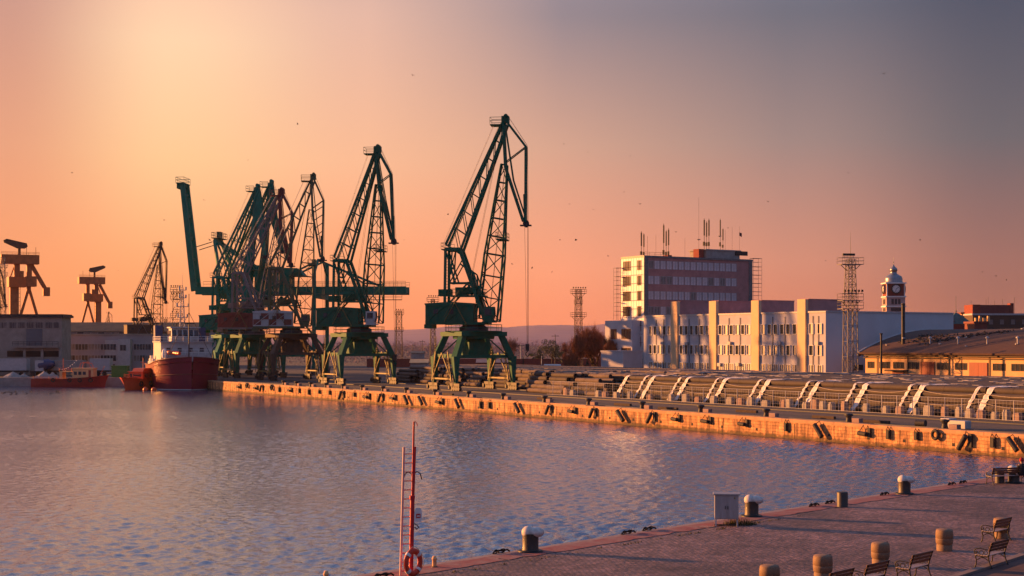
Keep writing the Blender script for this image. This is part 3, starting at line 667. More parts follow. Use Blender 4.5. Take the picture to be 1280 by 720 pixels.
    m = MB(MJ); m.bb(Rr.x - 3.0, Rr.x - .6, -1.2, 1.2, Rr.z - .95, Rr.z - .82); railing(m, [(Rr.x - .6, -1.2, Rr.z - .8), (Rr.x - 3, -1.2, Rr.z - .8), (Rr.x - 3, 1.2, Rr.z - .8), (Rr.x - .6, 1.2, Rr.z - .8)], 1.1, .04); m.build('head_platform', fl, fj)
    m = MB(MJ)
    for y in (-.45, .45):
        m.tube(Tp + V(.5, y, -.5), V(Tp.x + .5, y * .5, hook + 1.4), .035, None, 4, 0, False)
    m.tube(Tp + V(-.2, 0, -.5), V(Tp.x + .3, 0, hook + 1.4), .03, None, 4, 0, False)
    for y in (-.5, .5): m.tube(V(-1, y, 16), Rr + V(-.2, y, .6), .03, None, 4, 0, False); m.tube(Rr + V(.3, y, .9), Kk + V(.2, y, .3), .03, None, 4, 0, False); m.tube(Kk + V(.25, y, .2), Tp + V(.5, y, 0), .03, None, 4, 0, False)
    m.build('hoist_rope', M['dark_steel'], rt)
    m = MB(MJ); hx = Tp.x + .4; m.bb(hx - .35, hx + .35, -.3, .3, hook + .3, hook + 1.4); m.torus((hx, 0, hook - .2), .35, .1, (0, 1, 0), 14, 6, a0=.5, a1=5.2); m.tube((hx, 0, hook + .1), (hx, 0, hook + .4), .1, None, 6); m.build('hook_block', M['dark_steel'], rt)
    return rt
G = dict(portal=M['green'], upper=M['green'], frames=M['yellow'])
G2 = dict(portal=M['green'], upper=M['green'], frames=M['yellow'], cab=M['pale'])
GO = dict(portal=M['brown_steel'], upper=M['olive'], frames=M['yellow'])
GR = dict(portal=M['green'], upper=M['grey_steel'], frames=M['yellow'])
GS = dict(portal=M['sts'], upper=M['sts'], frames=M['olive'])
JB = radians(-7)
def cr_at(px, q=18.2):
    t_ = T_at(px, q); return PW(t_, q)
CR = {}
portal_crane('portal_crane', 'tall dark green lattice crane standing alone, hook rope hanging beside its jib', cr_at(592, 18), RZP, JB, G, seed=1)
portal_crane('portal_crane', 'dark green lattice crane with pale cab, in front of the long green girder', cr_at(449, 16), RZP, radians(-7), G2, seed=2, rear=(4.4, 43.0), hinge=(4.6, 36.5), kink=(7.6, 38.4), tip=(8.2, 26.3), hook=4)
portal_crane('portal_crane', 'olive lattice crane with white and maroon chequered machine house on brown portal', cr_at(364, 16), RZP, radians(6), GO, 1.0, seed=3, rear=(5.6, 41.2), hinge=(5.2, 34.5), kink=(8.3, 36.5), tip=(8.0, 24.8), house=M['pale'], checker=True, truss=True, th=.72)
portal_crane('portal_crane', 'grey boomed crane with dark red fly jib and red machine house', cr_at(318, 17), RZP, radians(-4), GR, 1.0, seed=4, rear=(7.6, 40.3), hinge=(7.0, 34.0), kink=(10.6, 35.6), tip=(10.2, 24.6), house=M['oxide'], fly=M['oxide'], th=.72)
portal_crane('portal_crane', 'green crane with solid plate jib, its tip behind the dark red fly jib', cr_at(310, 24), RZP, radians(-5), GS, 1.0, seed=5, rear=(7.0, 44.6), hinge=(6.2, 38.0), kink=(9.6, 40), tip=(10.3, 29.0), solid=True)
portal_crane('portal_crane', 'green crane with solid plate jib, leftmost of the pier cranes with hanging tips', cr_at(292, 20), RZP, radians(-9), GS, 1.0, seed=6, rear=(7.3, 43.2), hinge=(6.6, 36.6), kink=(10.2, 38.6), tip=(9.8, 27.6), solid=True)
# cranes further off
FR = dict(portal=M['brown_steel'], upper=M['brown_steel'], frames=M['grey_steel'])
d_ = 430; portal_crane('harbour_crane', 'slim rust brown lattice crane rising behind the low harbour offices', (X(186, d_), d_, GZ), radians(10), radians(28), FR, .93, rear=(4.8, 40.3), hinge=(4.2, 33.5), kink=(7.4, 34.8), tip=(7.0, 21.6), lit=False, th=.8, group='distant cranes')
d_ = 440; portal_crane('harbour_crane', 'dark lattice crane cut off by the frame beside the orange gantries', (X(-13, d_), d_, GZ), radians(10), radians(28), FR, .80, rear=(3.8, 40.3), hinge=(3.6, 34.2), kink=(6.2, 34.6), tip=(7.4, 24.0), lit=False, th=.8, group='distant cranes')
d_ = 900; portal_crane('harbour_crane', 'tiny dark crane seen far off over the long brown hall roof', (X(134, d_), d_, GZ), 0, radians(20), FR, .62, rear=(2, 43), hinge=(2, 36), kink=(6, 40), tip=(6, 27), lit=False, th=.8, group='distant cranes')

# ship-to-shore gantry with its boom raised, in the pier frame
base = Vector((X(284, 345), 345, GZ))
rt = thing('gantry_crane', 'sea green gantry crane with raised boom and long level girder', 'crane', base, radians(-93)); rt.scale = (1.13, .88, 1.09)
sg = M['sts']; GH = 18.4                                    # y runs inland, water legs at y=0
GA = 26.0
for y in (0, GA):
    for x in (-7.5, 7.5):
        m = MB(); m.bar((x, y, 1.2), (x, y, GH + (6.5 if y else 4.5)), .9, .9); lg = m.build('leg', sg, rt)
        w = MB(); w.bb(x - 2.6, x + 2.6, y - .4, y + .4, .75, 1.4)
        for k in range(6): w.tube((x - 2.2 + k * .88, y - .25, .4), (x - 2.2 + k * .88, y + .25, .4), .4, None, 10)
        w.build('bogie', M['dark_steel'], lg)
m = MB()
for y in (0, GA): m.bar((-7.5, y, 4.0), (7.5, y, 4.0), .9, 1.2); m.bar((-7.5, y, GH - 1.2), (7.5, y, GH - 1.2), .9, 1.1)
for x in (-7.5, 7.5): m.bar((x, 0, 4.4), (x, GA, 4.4), .8, 1.0); m.bar((x, 0, 5), (x, GA * .5, GH - 1), .45); m.bar((x, GA, 5), (x, GA * .5, GH - 1), .45)
m.build('portal_frame', sg, rt)
m = MB()
for x in (-2.6, 2.6): m.bb(x - .5, x + .5, -7.8, 50.0, GH - .8, GH + .9)
for y in (-5.5, 8, 20, 35, 49.5): m.bb(-2.1, 2.1, y - .4, y + .4, GH - .5, GH + .5)
gd = m.build('girder', sg, rt)
m = MB()
for x in (-3.5, 3.5): railing(m, [(x, -5.5, GH + .9), (x, 50, GH + .9)], 1.1, .04, step=2.2)
for x in (3.5,): railing(m, [(x, 30, GH - 2.0), (x, 49, GH - 2.0)], 1.1, .05, step=2.2); m.bb(x - .4, x + .4, 30, 49, GH - 2.15, GH - 2.0)
m.build('walkway', M['olive'], gd)
m = MB()
for x in (-1.7, 1.7):
    m.bar((x, -8.6, GH), (x, -11.9, 42.2), 1.5, .9, 0, 1.2, .8)
for f in (.08, .3, .5, .7, .9, .99): p = V(0, -8.6, GH).lerp(V(0, -11.9, 42.2), f); m.bar(p + V(-1.7, 0, 0), p + V(1.7, 0, 0), .6)
bo = m.build('boom', sg, rt)
m = MB(); m.bb(-2.4, 2.4, -13.5, -11.2, 42.2, 42.4); railing(m, [(-2.4, -13.5, 42.4), (2.4, -13.5, 42.4), (2.4, -11.2, 42.4), (-2.4, -11.2, 42.4)], 1.2, .05, closed=True); m.bb(-1.4, 1.4, -13.6, -12.7, 41.2, 42.2); m.build('boom_head', sg, bo)
m = MB()
for x in (-2.8, 2.8):
    m.bar((x * 2.4, 0, GH + 4), (x, -2.6, 29.6), .7, .7); m.bar((x * 2.0, 4, GH + .9), (x, -2.2, 29.6), .4, .4); m.bar((x, -2.4, 29.4), (x, 8.5, GH + 5), .42, .5); m.bar((x, 8.5, GH + 5), (x, 14, GH + .9), .3, .4)
    m.bar((x, -3.2, 29.2), (x, -8.8, 27.8), .16)
    m.bar((x, GA, 25.0), (x, GA - 15, GH + .9), .35, .4); m.bar((x, GA, 25.0), (x, GA + 17, GH + .9), .35, .4); m.bar((x * 2.4, GA, GH + 4), (x, GA, 25.2), .5, .5)
m.bar((-2.8, -2.4, 29.6), (2.8, -2.4, 29.6), .7, .7); m.bar((-2.8, GA, 25.1), (2.8, GA, 25.1), .6, .6)
ap = m.build('apex_frame', sg, rt)
m = MB(); m.bb(-3.0, 3.0, -3.4, -1.0, 30.0, 30.15); railing(m, [(-3, -3.4, 30.1), (3, -3.4, 30.1), (3, -1.0, 30.1), (-3, -1.0, 30.1)], 1.2, .05, closed=True); m.bb(-1, 1, -2.6, -1.6, 30.1, 31.6); m.build('apex_platform', M['olive'], ap)
m = MB(); m.bb(-4.2, 4.2, -.6, 8.2, 9.6, 14.0); m.bb(-4.4, 4.4, -.8, 8.4, 14.0, 14.25)
mh = m.build('machine_house', sg, rt)
m = MB(); m.bb(4.205, 4.25, 4.0, 4.9, 10.6, 11.6); m.bb(-4.25, -4.205, 4.0, 4.9, 10.6, 11.6); m.build('sign_plate', M['cream'], mh)
m = MB(); m.bb(-3, 3, 8.5, 18, GH + .9, GH + 3.2); m.prism([(6, GH + 3.2), (22, GH + 3.2), (20, GH + 5.0), (12, GH + 5.2)], -2.2, 2.2, axis='x'); m.bb(-1.6, 1.6, 5, 9, GH + 4, GH + 5.6); m.build('trolley_house', sg, rt)
m = MB(); m.bb(-1.4, 1.4, 10, 13, GH - 3.6, GH - .9); cb = m.build('operator_cab', M['pale'], rt)
MB().bb(-1.43, 1.43, 10.3, 12.7, GH - 2.6, GH - 1.5).build('window', M['glass'], cb)

# shipyard gantries
def yard_gantry(label, px, d, kx, kz, e=1):
    rt = thing('shipyard_gantry', label, 'gantry crane', (X(px, d), d, GZ), radians(26), 'shipyard gantry cranes'); rt.scale = (kx, kx, kz)
    og, oc = M['orange'], M['ochre']
    E = Matrix.Diagonal((e, 1, 1, 1))
    m = MB(E); m.bar((-4.6, 0, 0), (-4.6, 0, 36), 4.2, 5); m.build('box_leg', oc, rt)
    m = MB(E); m.bar((-8.6, 0, 0), (4.0, 0, 35), 1.5, 1.7); m.bar((17.2, 0, 0), (4.6, 0, 35), 1.5, 1.7); m.bar((4.3, 0, 33.5), (4.3, 0, 37), 2.4, 2.4); m.build('braced_leg', oc, rt)
    m = MB(E); m.bb(-8.2, 2.2, -5, 5, 36, 41); m.build('lower_girder', og, rt)
    m = MB(E); m.bb(2.3, 8.6, -4.5, 4.5, 36.4, 41.4); m.build('end_carriage', oc, rt)
    m = MB(E); m.bb(-4.6, -1.2, -2, 2, 41, 48); m.bb(3.0, 6.0, -2, 2, 41.4, 48); m.bar((-6.8, 0, 41), (-4.0, 0, 47), .7); m.bb(-1.1, 1, -3, 3, 41, 44); m.build('column', oc, rt)
    m = MB(); m.bb(-12.6, 10.2, -4.4, 4.4, 47.5, 52.0); railing(m, [(-12.6, -4.4, 52), (10.2, -4.4, 52)], 1.2, .08, step=3); m.build('upper_girder', oc, rt)
    m = MB(); m.bar((5.8, 0, 47.4), (14.2, 0, 35.6), 2.0, 2.2); m.build('slanted_arm', oc, rt)
    m = MB(); m.bb(12.9, 17.0, -2.1, 2.1, 31.8, 36.2); m.build('arm_cabin', oc, rt)
    m = MB(E); m.bar((-1.4, 0, 52), (-1.4, 0, 56), 1.6); m.prism([(-11, 59.0), (-9, 59.8), (3, 57.8), (3.6, 56.2), (2, 55.2), (-2.6, 55.2), (-10.6, 58.0)], -1.2, 1.2); m.build('top_crane', M['brown_steel'], rt)
    m = MB(E)
    for x in (3, 8.6): m.bar((x, 0, 52), (x, 0, 56), .25)
    ladder(m, (-1.6, -3, 3), (-1.6, -3, 36), .9, .12, (1, 0, 0), step=2); m.bb(-1.9, .2, -3, -1, 14, 14.4); m.bb(-1.9, .2, -3, -1, 20, 20.4); m.build('access_ladder', M['brown_steel'], rt)
yard_gantry('large orange shipyard gantry rising above the concrete warehouse', 27, 620, .69, .88)
yard_gantry('smaller orange shipyard gantry standing behind the long brown hall roof', 116, 740, .58, .80, -1)
# ------------------------------------------------------------------ buildings
def glazed(w, h, mull=1, dep=.07, frame=.06, fm=0, gm=1, trans=False):
    """one window: raised frame bars with the glass set back, facing -y, centred on its foot"""
    m = MB(); f = frame
    m.bb(-w / 2, w / 2, -dep, 0, 0, f, fm); m.bb(-w / 2, w / 2, -dep, 0, h - f, h, fm)
    m.bb(-w / 2, -w / 2 + f, -dep, 0, f, h - f, fm); m.bb(w / 2 - f, w / 2, -dep, 0, f, h - f, fm)
    for i in range(mull): x = -w / 2 + w * (i + 1) / (mull + 1); m.bb(x - f / 2, x + f / 2, -dep, 0, f, h - f, fm)
    m.bb(-w / 2 + f, w / 2 - f, -.012, 0, f, h - f, gm)
    return m
def proto(m, mats):
    me = bpy.data.meshes.new('window'); me.from_pydata(m.v, [], m.f)
    for x in mats: me.materials.append(x)
    me.polygons.foreach_set('material_index', m.mi); me.update(); return me
def put(me, name, parent, loc, rz=0):
    o = bpy.data.objects.new(name, me); COL.objects.link(o); o.location = loc; o.rotation_euler.z = rz; o.parent = parent; return o

# ---- white port building: x runs along the facade (towards the near end), y inland
t1, q1 = 110.0, 84.0
LEN = 54.0; DEP = 33.0; HW = 13.0                            # origin at near front corner, facade runs to x = -LEN
wb = thing('port_building', 'long white port building with yellow pilasters and blank grey end wall', 'building', PW(t1, q1), RZP)
MB().bb(-LEN, -.02, 0, DEP, 0, HW).build('facade_wall', M['plaster'], wb)
MB().bb(-.02, .02, -.02, DEP, 0, HW + .02).build('end_wall', M['endwall'], wb)
m = MB(); m.bb(-LEN, .12, -.12, .25, HW, HW + .3); m.bb(-.2, .14, .25, DEP, HW + .02, HW + .32); m.build('parapet', M['pale'], wb)
px_p = [1001, 943, 890, 842]; pil = [-(T_at(p, q1 - .5) - t1) for p in px_p]
ptop = [HW + 2.5, HW + 2.6, HW + 2.8, HW + 3.0]
for x, zt in zip(pil, ptop):
    MB().bb(x - 1.05, x + 1.05, -.4, .3, 0, zt).build('pilaster', M['facadeyellow'], wb)
    m = MB(); m.bb(x - 1.04, x + 1.04, .3, 8.6, HW, zt - .06); m.bb(x - 1.12, x + 1.12, .32, 8.7, zt - .06, zt + .08); m.build('roof_hut', M['mauve'], wb)
wa = proto(glazed(1.12, 1.9, 0, .2, .07), [M['white'], M['glass']]); wb_ = proto(glazed(1.12, 1.9, 0, .2, .07), [M['white'], M['curtain']]); wg = proto(glazed(1.25, 1.5, 1, .12), [M['white'], M['curtain']])
edges = [.9] + pil + [-LEN + .5]
nwin = 0
for b0, b1 in zip(edges, edges[1:]):
    lo, hi = b1 + 1.2, b0 - 1.2
    if hi - lo < 1.5: continue
    n = max(1, int((hi - lo) / 1.5))
    for i in range(n):
        x = lo + (hi - lo) * (i + .5) / n
        for z in (5.25, 9.15):
            if nwin < 98: put(random.choice([wa, wa, wb_]), 'window', wb, (x, -.001, z)); nwin += 1
        if nwin < 99: put(wg, 'window', wb, (x, -.001, 2.1)); nwin += 1
m = MB()
for b0, b1 in zip(edges, edges[1:]):
    for k in (1, 2): 
        x = b1 + 1.3 + (b0 - b1 - 2.6) * k / 3; m.tube((x, -.1, .2), (x, -.1, HW - .6), .06, None, 6)
m.build('downpipe', M['dark_steel'], wb)
ac = MB().bb(-.42, .42, -.4, 0, 0, .6)
acme = proto(ac, [M['pale']])
for x, z in ((pil[0] + 4, 7.2), (pil[0] - 6, 7.2), (pil[1] - 5, 3.1), (pil[2] + 5, 7.2), (pil[2] + 2, 3.0), (pil[3] + 4, 7.1), (pil[3] - 4, 7.2)): put(acme, 'air_conditioner', wb, (x, -.12, z))
put(acme, 'air_conditioner', wb, (.45, 5, 4.6), radians(90)); 
dw = MB().bb(.03, .06, 7, 9.2, 2.6, 3.6); dw.build('window', M['glass'], wb)
MB().bb(.03, .3, 1.5, 14, 0, .9).build('plinth', M['cream'], wb)

# ---- office tower: broad dark face, narrow bright face; x inland along the broad face, y away from it
d0 = 317.0; tc_ = Vector((X(805, d0), d0, GZ)); RZT = atan2(PN.y, PN.x)
WT, DT, NF, FH = 31.5, 8.6, 7, 3.42; HT = 26.6 - 0
tw = thing('office_tower', 'seven storey office block with dark brown broad face and rooftop antennas', 'building', tc_, RZT)
MB().bb(.02, WT, .02, DT, 0, HT).build('core_wall', M['mauve'], tw)
MB().bb(-.03, .02, -.01, DT, 0, HT + .02).build('side_wall', M['white'], tw)
m = MB(); m.bb(-.05, 1.1, -.14, .02, 0, HT); m.bb(WT - 1.0, WT + .04, -.12, .02, 0, HT)
m.bb(-.1, WT + .1, -.2, .1, HT, HT + .45); m.bb(-.1, .1, .1, DT, HT + .02, HT + .47)
m.build('corner_trim', M['grey_steel'], tw)
wt1 = proto(glazed(1.5, 1.85, 1, .09, .05), [M['pale'], M['towerpane']]); wt2 = proto(glazed(1.5, 1.85, 1, .09, .05), [M['pale'], M['curtain']]); wt3 = proto(glazed(1.35, 1.75, 1, .09), [M['redframe'], M['glass']])
nn = 0
for f in range(NF):
    z = HT - .75 - 1.75 - f * FH
    if z < 6: continue
    for i in range(15):
        if nn >= 76: break
        put(wt1 if random.random() < .93 - .07 * f else wt2, 'window', tw, (1.9 + i * 1.72, .018, z)); nn += 1
for f in range(NF):
    z = HT - .75 - 2.1 - f * FH
    for y in ((1.5, 2.9, 6.9) if True else ()):
        if nn < 98 and z > 1: o = put(wt3, 'window', tw, (-.032, DT - y + 0, z + .1), radians(-90)); o.scale = (1.0, 1, 1.25); nn += 1
# annex at the bright face
m = MB(); m.bb(-2.4, -.03, 1.2, DT + 3, 0, 12.6); m.build('annex_wall', M['plaster'], tw)
for z in (4.2, 8.4):
    for y in (2.2, 3.4, 4.6, 7.6, 8.8): o = put(wt3, 'window', tw, (-2.402, y, z), radians(-90)); o.scale = (.8, 1, 1.3)
# roof works
m = MB(); m.bb(19, 29, 1.5, 7.5, HT, HT + 2.3); m.bb(18.7, 29.3, 1.3, 7.7, HT + 2.3, HT + 2.6); m.build('roof_hut', M['concrete'], tw)
m = MB(); m.bb(17.2, 18.6, 2, 4, HT, HT + 2.6); m.bb(8.3, 9.4, 2, 4, HT, HT + .9); m.bb(6.6, 7.5, 2, 4, HT, HT + .5); m.build('chimney', M['brickred'], tw)
m = MB(); railing(m, [(-.1, -.1, HT + .4), (6, -.1, HT + .4)], .8, .03); m.build('roof_railing', M['dark_steel'], tw)
for x, z0, h_, r in ((.9, 0, 6.0, .14), (1.6, 0, 5.6, .12), (2.6, 0, 5.0, .06), (5.0, 0, 5.4, .05), (7.2, 0, 8.0, .14), (7.9, 0, 6.6, .12), (8.6, 0, 7.0, .13), (13.3, 0, 5, .05), (18.0, 2.6, 12, .05), (19.6, 2.6, 7.2, .14), (20.3, 2.6, 6.6, .12), (21.0, 2.6, 7.2, .14), (24.4, 2.6, 7.4, .1), (25.2, 2.6, 5.2, .1), (25.9, 2.6, 4.8, .06), (28, 2.6, 5.6, .05), (30.2, .4, 8, .05)):
    m = MB(); y = 3 if x > 17 else 2.2; m.tube((x, y, HT + z0 - .2), (x, y, HT + z0 + h_), r * .45, None, 5)
    if r > .09: m.bb(x - r * .8, x + r * .8, y - .12, y + .12, HT + z0 + h_ * .45, HT + z0 + h_ * .95); m.bb(x - r * 1.1, x + r * 1.1, y - .1, y + .3, HT + z0 + h_ * .12, HT + z0 + h_ * .25)
    m.build('antenna_mast', M['antenna'], tw)
m = MB(); m.lathe([(.05, 0), (.55, .3)], 12, (17.8, 2.8, HT + 4.6)); m.build('dish', M['pale'], tw)
m = MB(); m.lathe([(.05, 0), (.5, .3)], 12, (24, 2.7, HT + 5.6)); m.build('dish', M['pale'], tw)
m = MB(); m.bb(27.6, 31.2, 1.2, 1.5, HT + 1.4, HT + 2.4); m.build('sign_board', M['dark_steel'], tw)
m = MB(); m.add([(30.22, 3, HT + 7.0), (31.0, 3.05, HT + 6.7), (31.0, 3.05, HT + 5.9), (30.22, 3, HT + 6.2)], [(0, 1, 2, 3)]); m.bb(30.22, 30.9, 2.98, 3.02, HT + 6.3, HT + 6.9); m.build('flag', M['redframe'], tw)
def scaffold(name, label, c, rz, w, dp, h_, parent=None):
    m = MB(); nz = int(h_ / 1.9); nx = max(1, int(w / 1.8))
    for i in range(nx + 1):
        for y in (0, dp): m.tube((w * i / nx, y, 0), (w * i / nx, y, h_), .045, None, 4, 0, False)
    for k in range(1, nz + 1):
        z = h_ * k / nz
        for y in (0, dp): m.tube((0, y, z), (w, y, z), .04, None, 4, 0, False); m.tube((0, y, z - .9), (w, y, z - .9), .03, None, 4, 0, False)
        for i in range(nx + 1): m.tube((w * i / nx, 0, z), (w * i / nx, dp, z), .04, None, 4, 0, False)
        m.bb(.05, w - .05, .08, dp - .08, z - .06, z - .01)
    o = m.build(name, M['grey_steel'], parent, c, rz); tag(o, label, 'scaffold'); return o
c0 = tc_ + PN * (-2.6) + PU * 1.0; c0.z = GZ
m = None
scaffold('scaffold', 'thin tube scaffold standing on the bright narrow side of the office block', tc_ + PN * -1.5 + PU * (DT - .2) * 1.0 + Vector((0, 0, 12.8)), RZT, 1.2, 1.1, 11.8)
scaffold('scaffold', 'tall narrow scaffold tower at the dark far corner of the office block', tc_ + PN * (WT + .4), RZT, 2.6, 1.2, HT + .8)
m = MB()
for z in range(0, 14): m.tube((-.35, .1, z * 1.9), (-.35, DT, z * 1.9), .035, None, 4, 0, False)
for y in range(0, 9, 2): m.tube((-.35, y + .3, 0), (-.35, y + .3, HT), .035, None, 4, 0, False)
m.build('facade_grid', M['redframe'], tw)
# low annex with a tree shadow at its foot, bright plaster
lowd = 312; m = MB(); m.bb(-3.4, 3.4, 0, 6, 0, 5.6); m.bb(-3.5, 3.5, -.1, 6, 5.6, 5.85)
tag(m.build('annex_building', M['plaster'], loc=(X(765, lowd), lowd, GZ), rz=RZP + radians(10)), 'small bright plaster annex tucked behind the bare brown trees', 'building')

# ---- arched warehouse
t2, q2 = 103.4, 87.1; WL, SPAN, EH, RH = 70.0, 36.0, 5.9, 10.0
wh = thing('arched_warehouse', 'yellow harbour warehouse with broad arched brown roof and red doors', 'warehouse', PW(t2, q2), RZP)
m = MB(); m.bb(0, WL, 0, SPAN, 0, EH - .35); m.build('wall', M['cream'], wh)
def arc(k, R0, z0, ext=0): 
    out = []
    for i in range(k + 1):
        f = i / k; y = -ext + (SPAN + 2 * ext) * f; out.append((y, z0 + (R0 - z0) * (1 - (2 * f - 1) ** 2)))
    return out
a_ = arc(22, RH, EH, .9); inn = [(y, z - .30) for y, z in a_]
m = MB(); n = len(a_)
vs = [(-.7, y, z) for y, z in a_] + [(WL, y, z) for y, z in a_] + [(-.7, y, z) for y, z in inn] + [(WL, y, z) for y, z in inn]
fs = [(i, i + 1, n + i + 1, n + i) for i in range(n - 1)] + [(2 * n + i + 1, 2 * n + i, 3 * n + i, 3 * n + i + 1) for i in range(n - 1)] + [(2 * n + i, 2 * n + i + 1, i + 1, i) for i in range(n - 1)] + [(0, n, 3 * n, 2 * n)]
m.add(vs, fs, 0, False); rf = m.build('roof', M['roofbrown'], wh)
m = MB(); m.path([(-.72, y, z + .02) for y, z in a_], .16, 6); m.build('verge', M['pale'], rf); m = MB(); k_ = len(a_); vs = [(-.72, y, z - .02) for y, z in a_] + [(-.72, y, z - .75) for y, z in a_] + [(-.58, y, z - .02) for y, z in a_] + [(-.58, y, z - .75) for y, z in a_]; m.add(vs, [(i, i + 1, k_ + i + 1, k_ + i) for i in range(k_ - 1)] + [(2 * k_ + i + 1, 2 * k_ + i, 3 * k_ + i, 3 * k_ + i + 1) for i in range(k_ - 1)] + [(k_ + i, k_ + i + 1, 3 * k_ + i + 1, 3 * k_ + i) for i in range(k_ - 1)]); m.build('fascia', M['dark_steel'], rf)
m = MB(); g_ = [(0, EH - .35)] + [(y, z - .32) for y, z in arc(22, RH, EH, 0)] + [(SPAN, EH - .35)]
m.prism(g_, .05, .3, axis='x'); m.build('gable', M['endwall'], wh)
m = MB(); m.bb(-.3, WL, -.45, 0, EH - .62, EH - .37); m.bb(-.3, WL, -.18, -.002, EH - 1.0, EH - .8); m.build('eaves_gutter', M['brown_steel'], wh)
for x, w_, h_ in ((14.2, 3.0, 4.4), (24.8, 3.6, 4.4), (38, 3.6, 4.4)):
    m = MB(); m.bb(x - w_ / 2, x + w_ / 2, -.14, 0, 0, h_); m.bb(x - .03, x + .03, -.16, -.14, 0, h_); m.build('sliding_door', M['reddoor'], wh)
m = MB(); m.bb(6.4, 9.0, -.14, 0, 0, 2.6); m.build('sliding_door', M['reddoor'], wh); m = MB(); m.bb(5.6, 9.9, -1.2, 0, 2.75, 2.95); m.build('door_canopy', M['brown_steel'], wh)
ww = proto(glazed(.72, 1.15, 0, .06), [M['brown_steel'], M['glass']])
for x0, k in ((.9, 2), (3.7, 3), (6.9, 3), (10.2, 3), (16.6, 3), (20.4, 3), (28.0, 3), (31.6, 3), (34.4, 2), (41, 3)):
    for i in range(k): put(ww, 'window', wh, (x0 + i * .86, -.001, 3.15))
m = MB()
for x in (2.9, 9.9, 13.0, 18.8, 27, 34): m.tube((x, -.12, 0), (x, -.12, EH - .6), .07, None, 6)
m.build('downpipe', M['brown_steel'], wh)
rm = MB()
for x in (6, 12, 18, 24, 30): y = 3.0; z = EH + (RH - EH) * (1 - (2 * (y + .9) / (SPAN + 1.8) - 1) ** 2); rm.tube((x, y, z - .1), (x, y, z + .9), .12, None, 8); rm.lathe([(.28, .9), (.3, 1.05), (.02, 1.25)], 8, (x, y, z))
rm.build('roof_vent', M['pale'], rf)
WHF = (wh, SPAN, EH, RH)

# ---- clock tower: square tower with a baroque dome
d = 455.0; s_ = 1 / 3.9
ct = thing('clock_tower', 'red and white baroque clock tower with a silver dome', 'clock tower', (X(1117, d), d, GZ), radians(-1))
zz = lambda py: Z(py, d) - GZ
W0 = 5.9
m = MB(); m.bb(-W0 / 2, W0 / 2, -W0 / 2, W0 / 2, 0, zz(371)); m.build('lower_shaft', mat('weathered_stucco', (.42, .30, .29), .9, 0, .2, .8), ct)
m = MB(); m.bb(-W0 / 2 + .14, W0 / 2 - .14, -W0 / 2 + .14, W0 / 2 - .14, zz(371), zz(355)); m.build('clock_stage', M['brickred'], ct)
m = MB()
for z in (371, 383): m.bb(-W0 / 2 - .3, W0 / 2 + .3, -W0 / 2 - .3, W0 / 2 + .3, zz(z) - .25, zz(z) + .15)
m.bb(-W0 / 2 - .35, W0 / 2 + .35, -W0 / 2 - .35, W0 / 2 + .35, zz(355), zz(355) + .4)
for sx in (-1, 1):
    for sy in (-1, 1): m.bb(sx * (W0 / 2 - .2) - .16, sx * (W0 / 2 - .2) + .16, sy * (W0 / 2 - .2) - .16, sy * (W0 / 2 - .2) + .16, zz(371), zz(355))
m.build('cornice', M['white'], ct)
for rz in range(4):
    R_ = Matrix.Rotation(rz * pi / 2, 4, 'Z'); m = MB(R_); y = -W0 / 2 - .02; zc = zz(361.5)
    for k in range(24): pass
    m.add([(1.35 * cos(a), y - .35, zc + 1.35 * sin(a)) for a in [2 * pi * i / 28 for i in range(28)]] + [(1.35 * cos(a), y + .25, zc + 1.35 * sin(a)) for a in [2 * pi * i / 28 for i in range(28)]], [tuple(range(28))] + [(i, (i + 1) % 28, 28 + (i + 1) % 28, 28 + i) for i in range(28)])
    fc = m.build('clock_face', M['white'], ct)
    m = MB(R_); m.torus((0, y - .36, zc), 1.4, .2, (0, 1, 0), 28, 6)
    for k in range(12): a = k * pi / 6; m.bar((.95 * cos(a), y - .38, zc + .95 * sin(a)), (1.2 * cos(a), y - .38, zc + 1.2 * sin(a)), .1)
    m.bar((0, y - .4, zc), (.75, y - .4, zc + .5), .13); m.bar((0, y - .4, zc), (-.2, y - .4, zc - .95), .1); m.build('clock_hands', M['dark_steel'], fc)
    m = MB(R_)
    for k in (-1.05, 0, 1.05): m.bb(k - .38, k + .38, y - .05, y + .3, zz(380.5), zz(374))
    m.bb(-1.6, 1.6, y - .1, y + .3, zz(389), zz(385)); m.build('window', M['glass'], ct)
m = MB(); z0 = zz(355) + .4
m.lathe([(3.0, z0), (2.75, z0 + .5), (2.8, z0 + 1.2), (2.5, z0 + 2.0), (1.5, z0 + 2.6), (1.05, z0 + 2.9), (1.0, z0 + 3.7), (1.25, z0 + 3.9), (1.1, z0 + 4.5), (.6, z0 + 5.0), (.3, z0 + 5.3), (.15, z0 + 5.8), (.05, z0 + 6.0)], 20); m.tube((0, 0, z0 + 5.8), (0, 0, z0 + 8), .07, None, 5); m.lathe([(.02, z0 + 6.3), (.25, z0 + 6.55), (.02, z0 + 6.8)], 8)
m.build('dome', M['zinc'], ct)

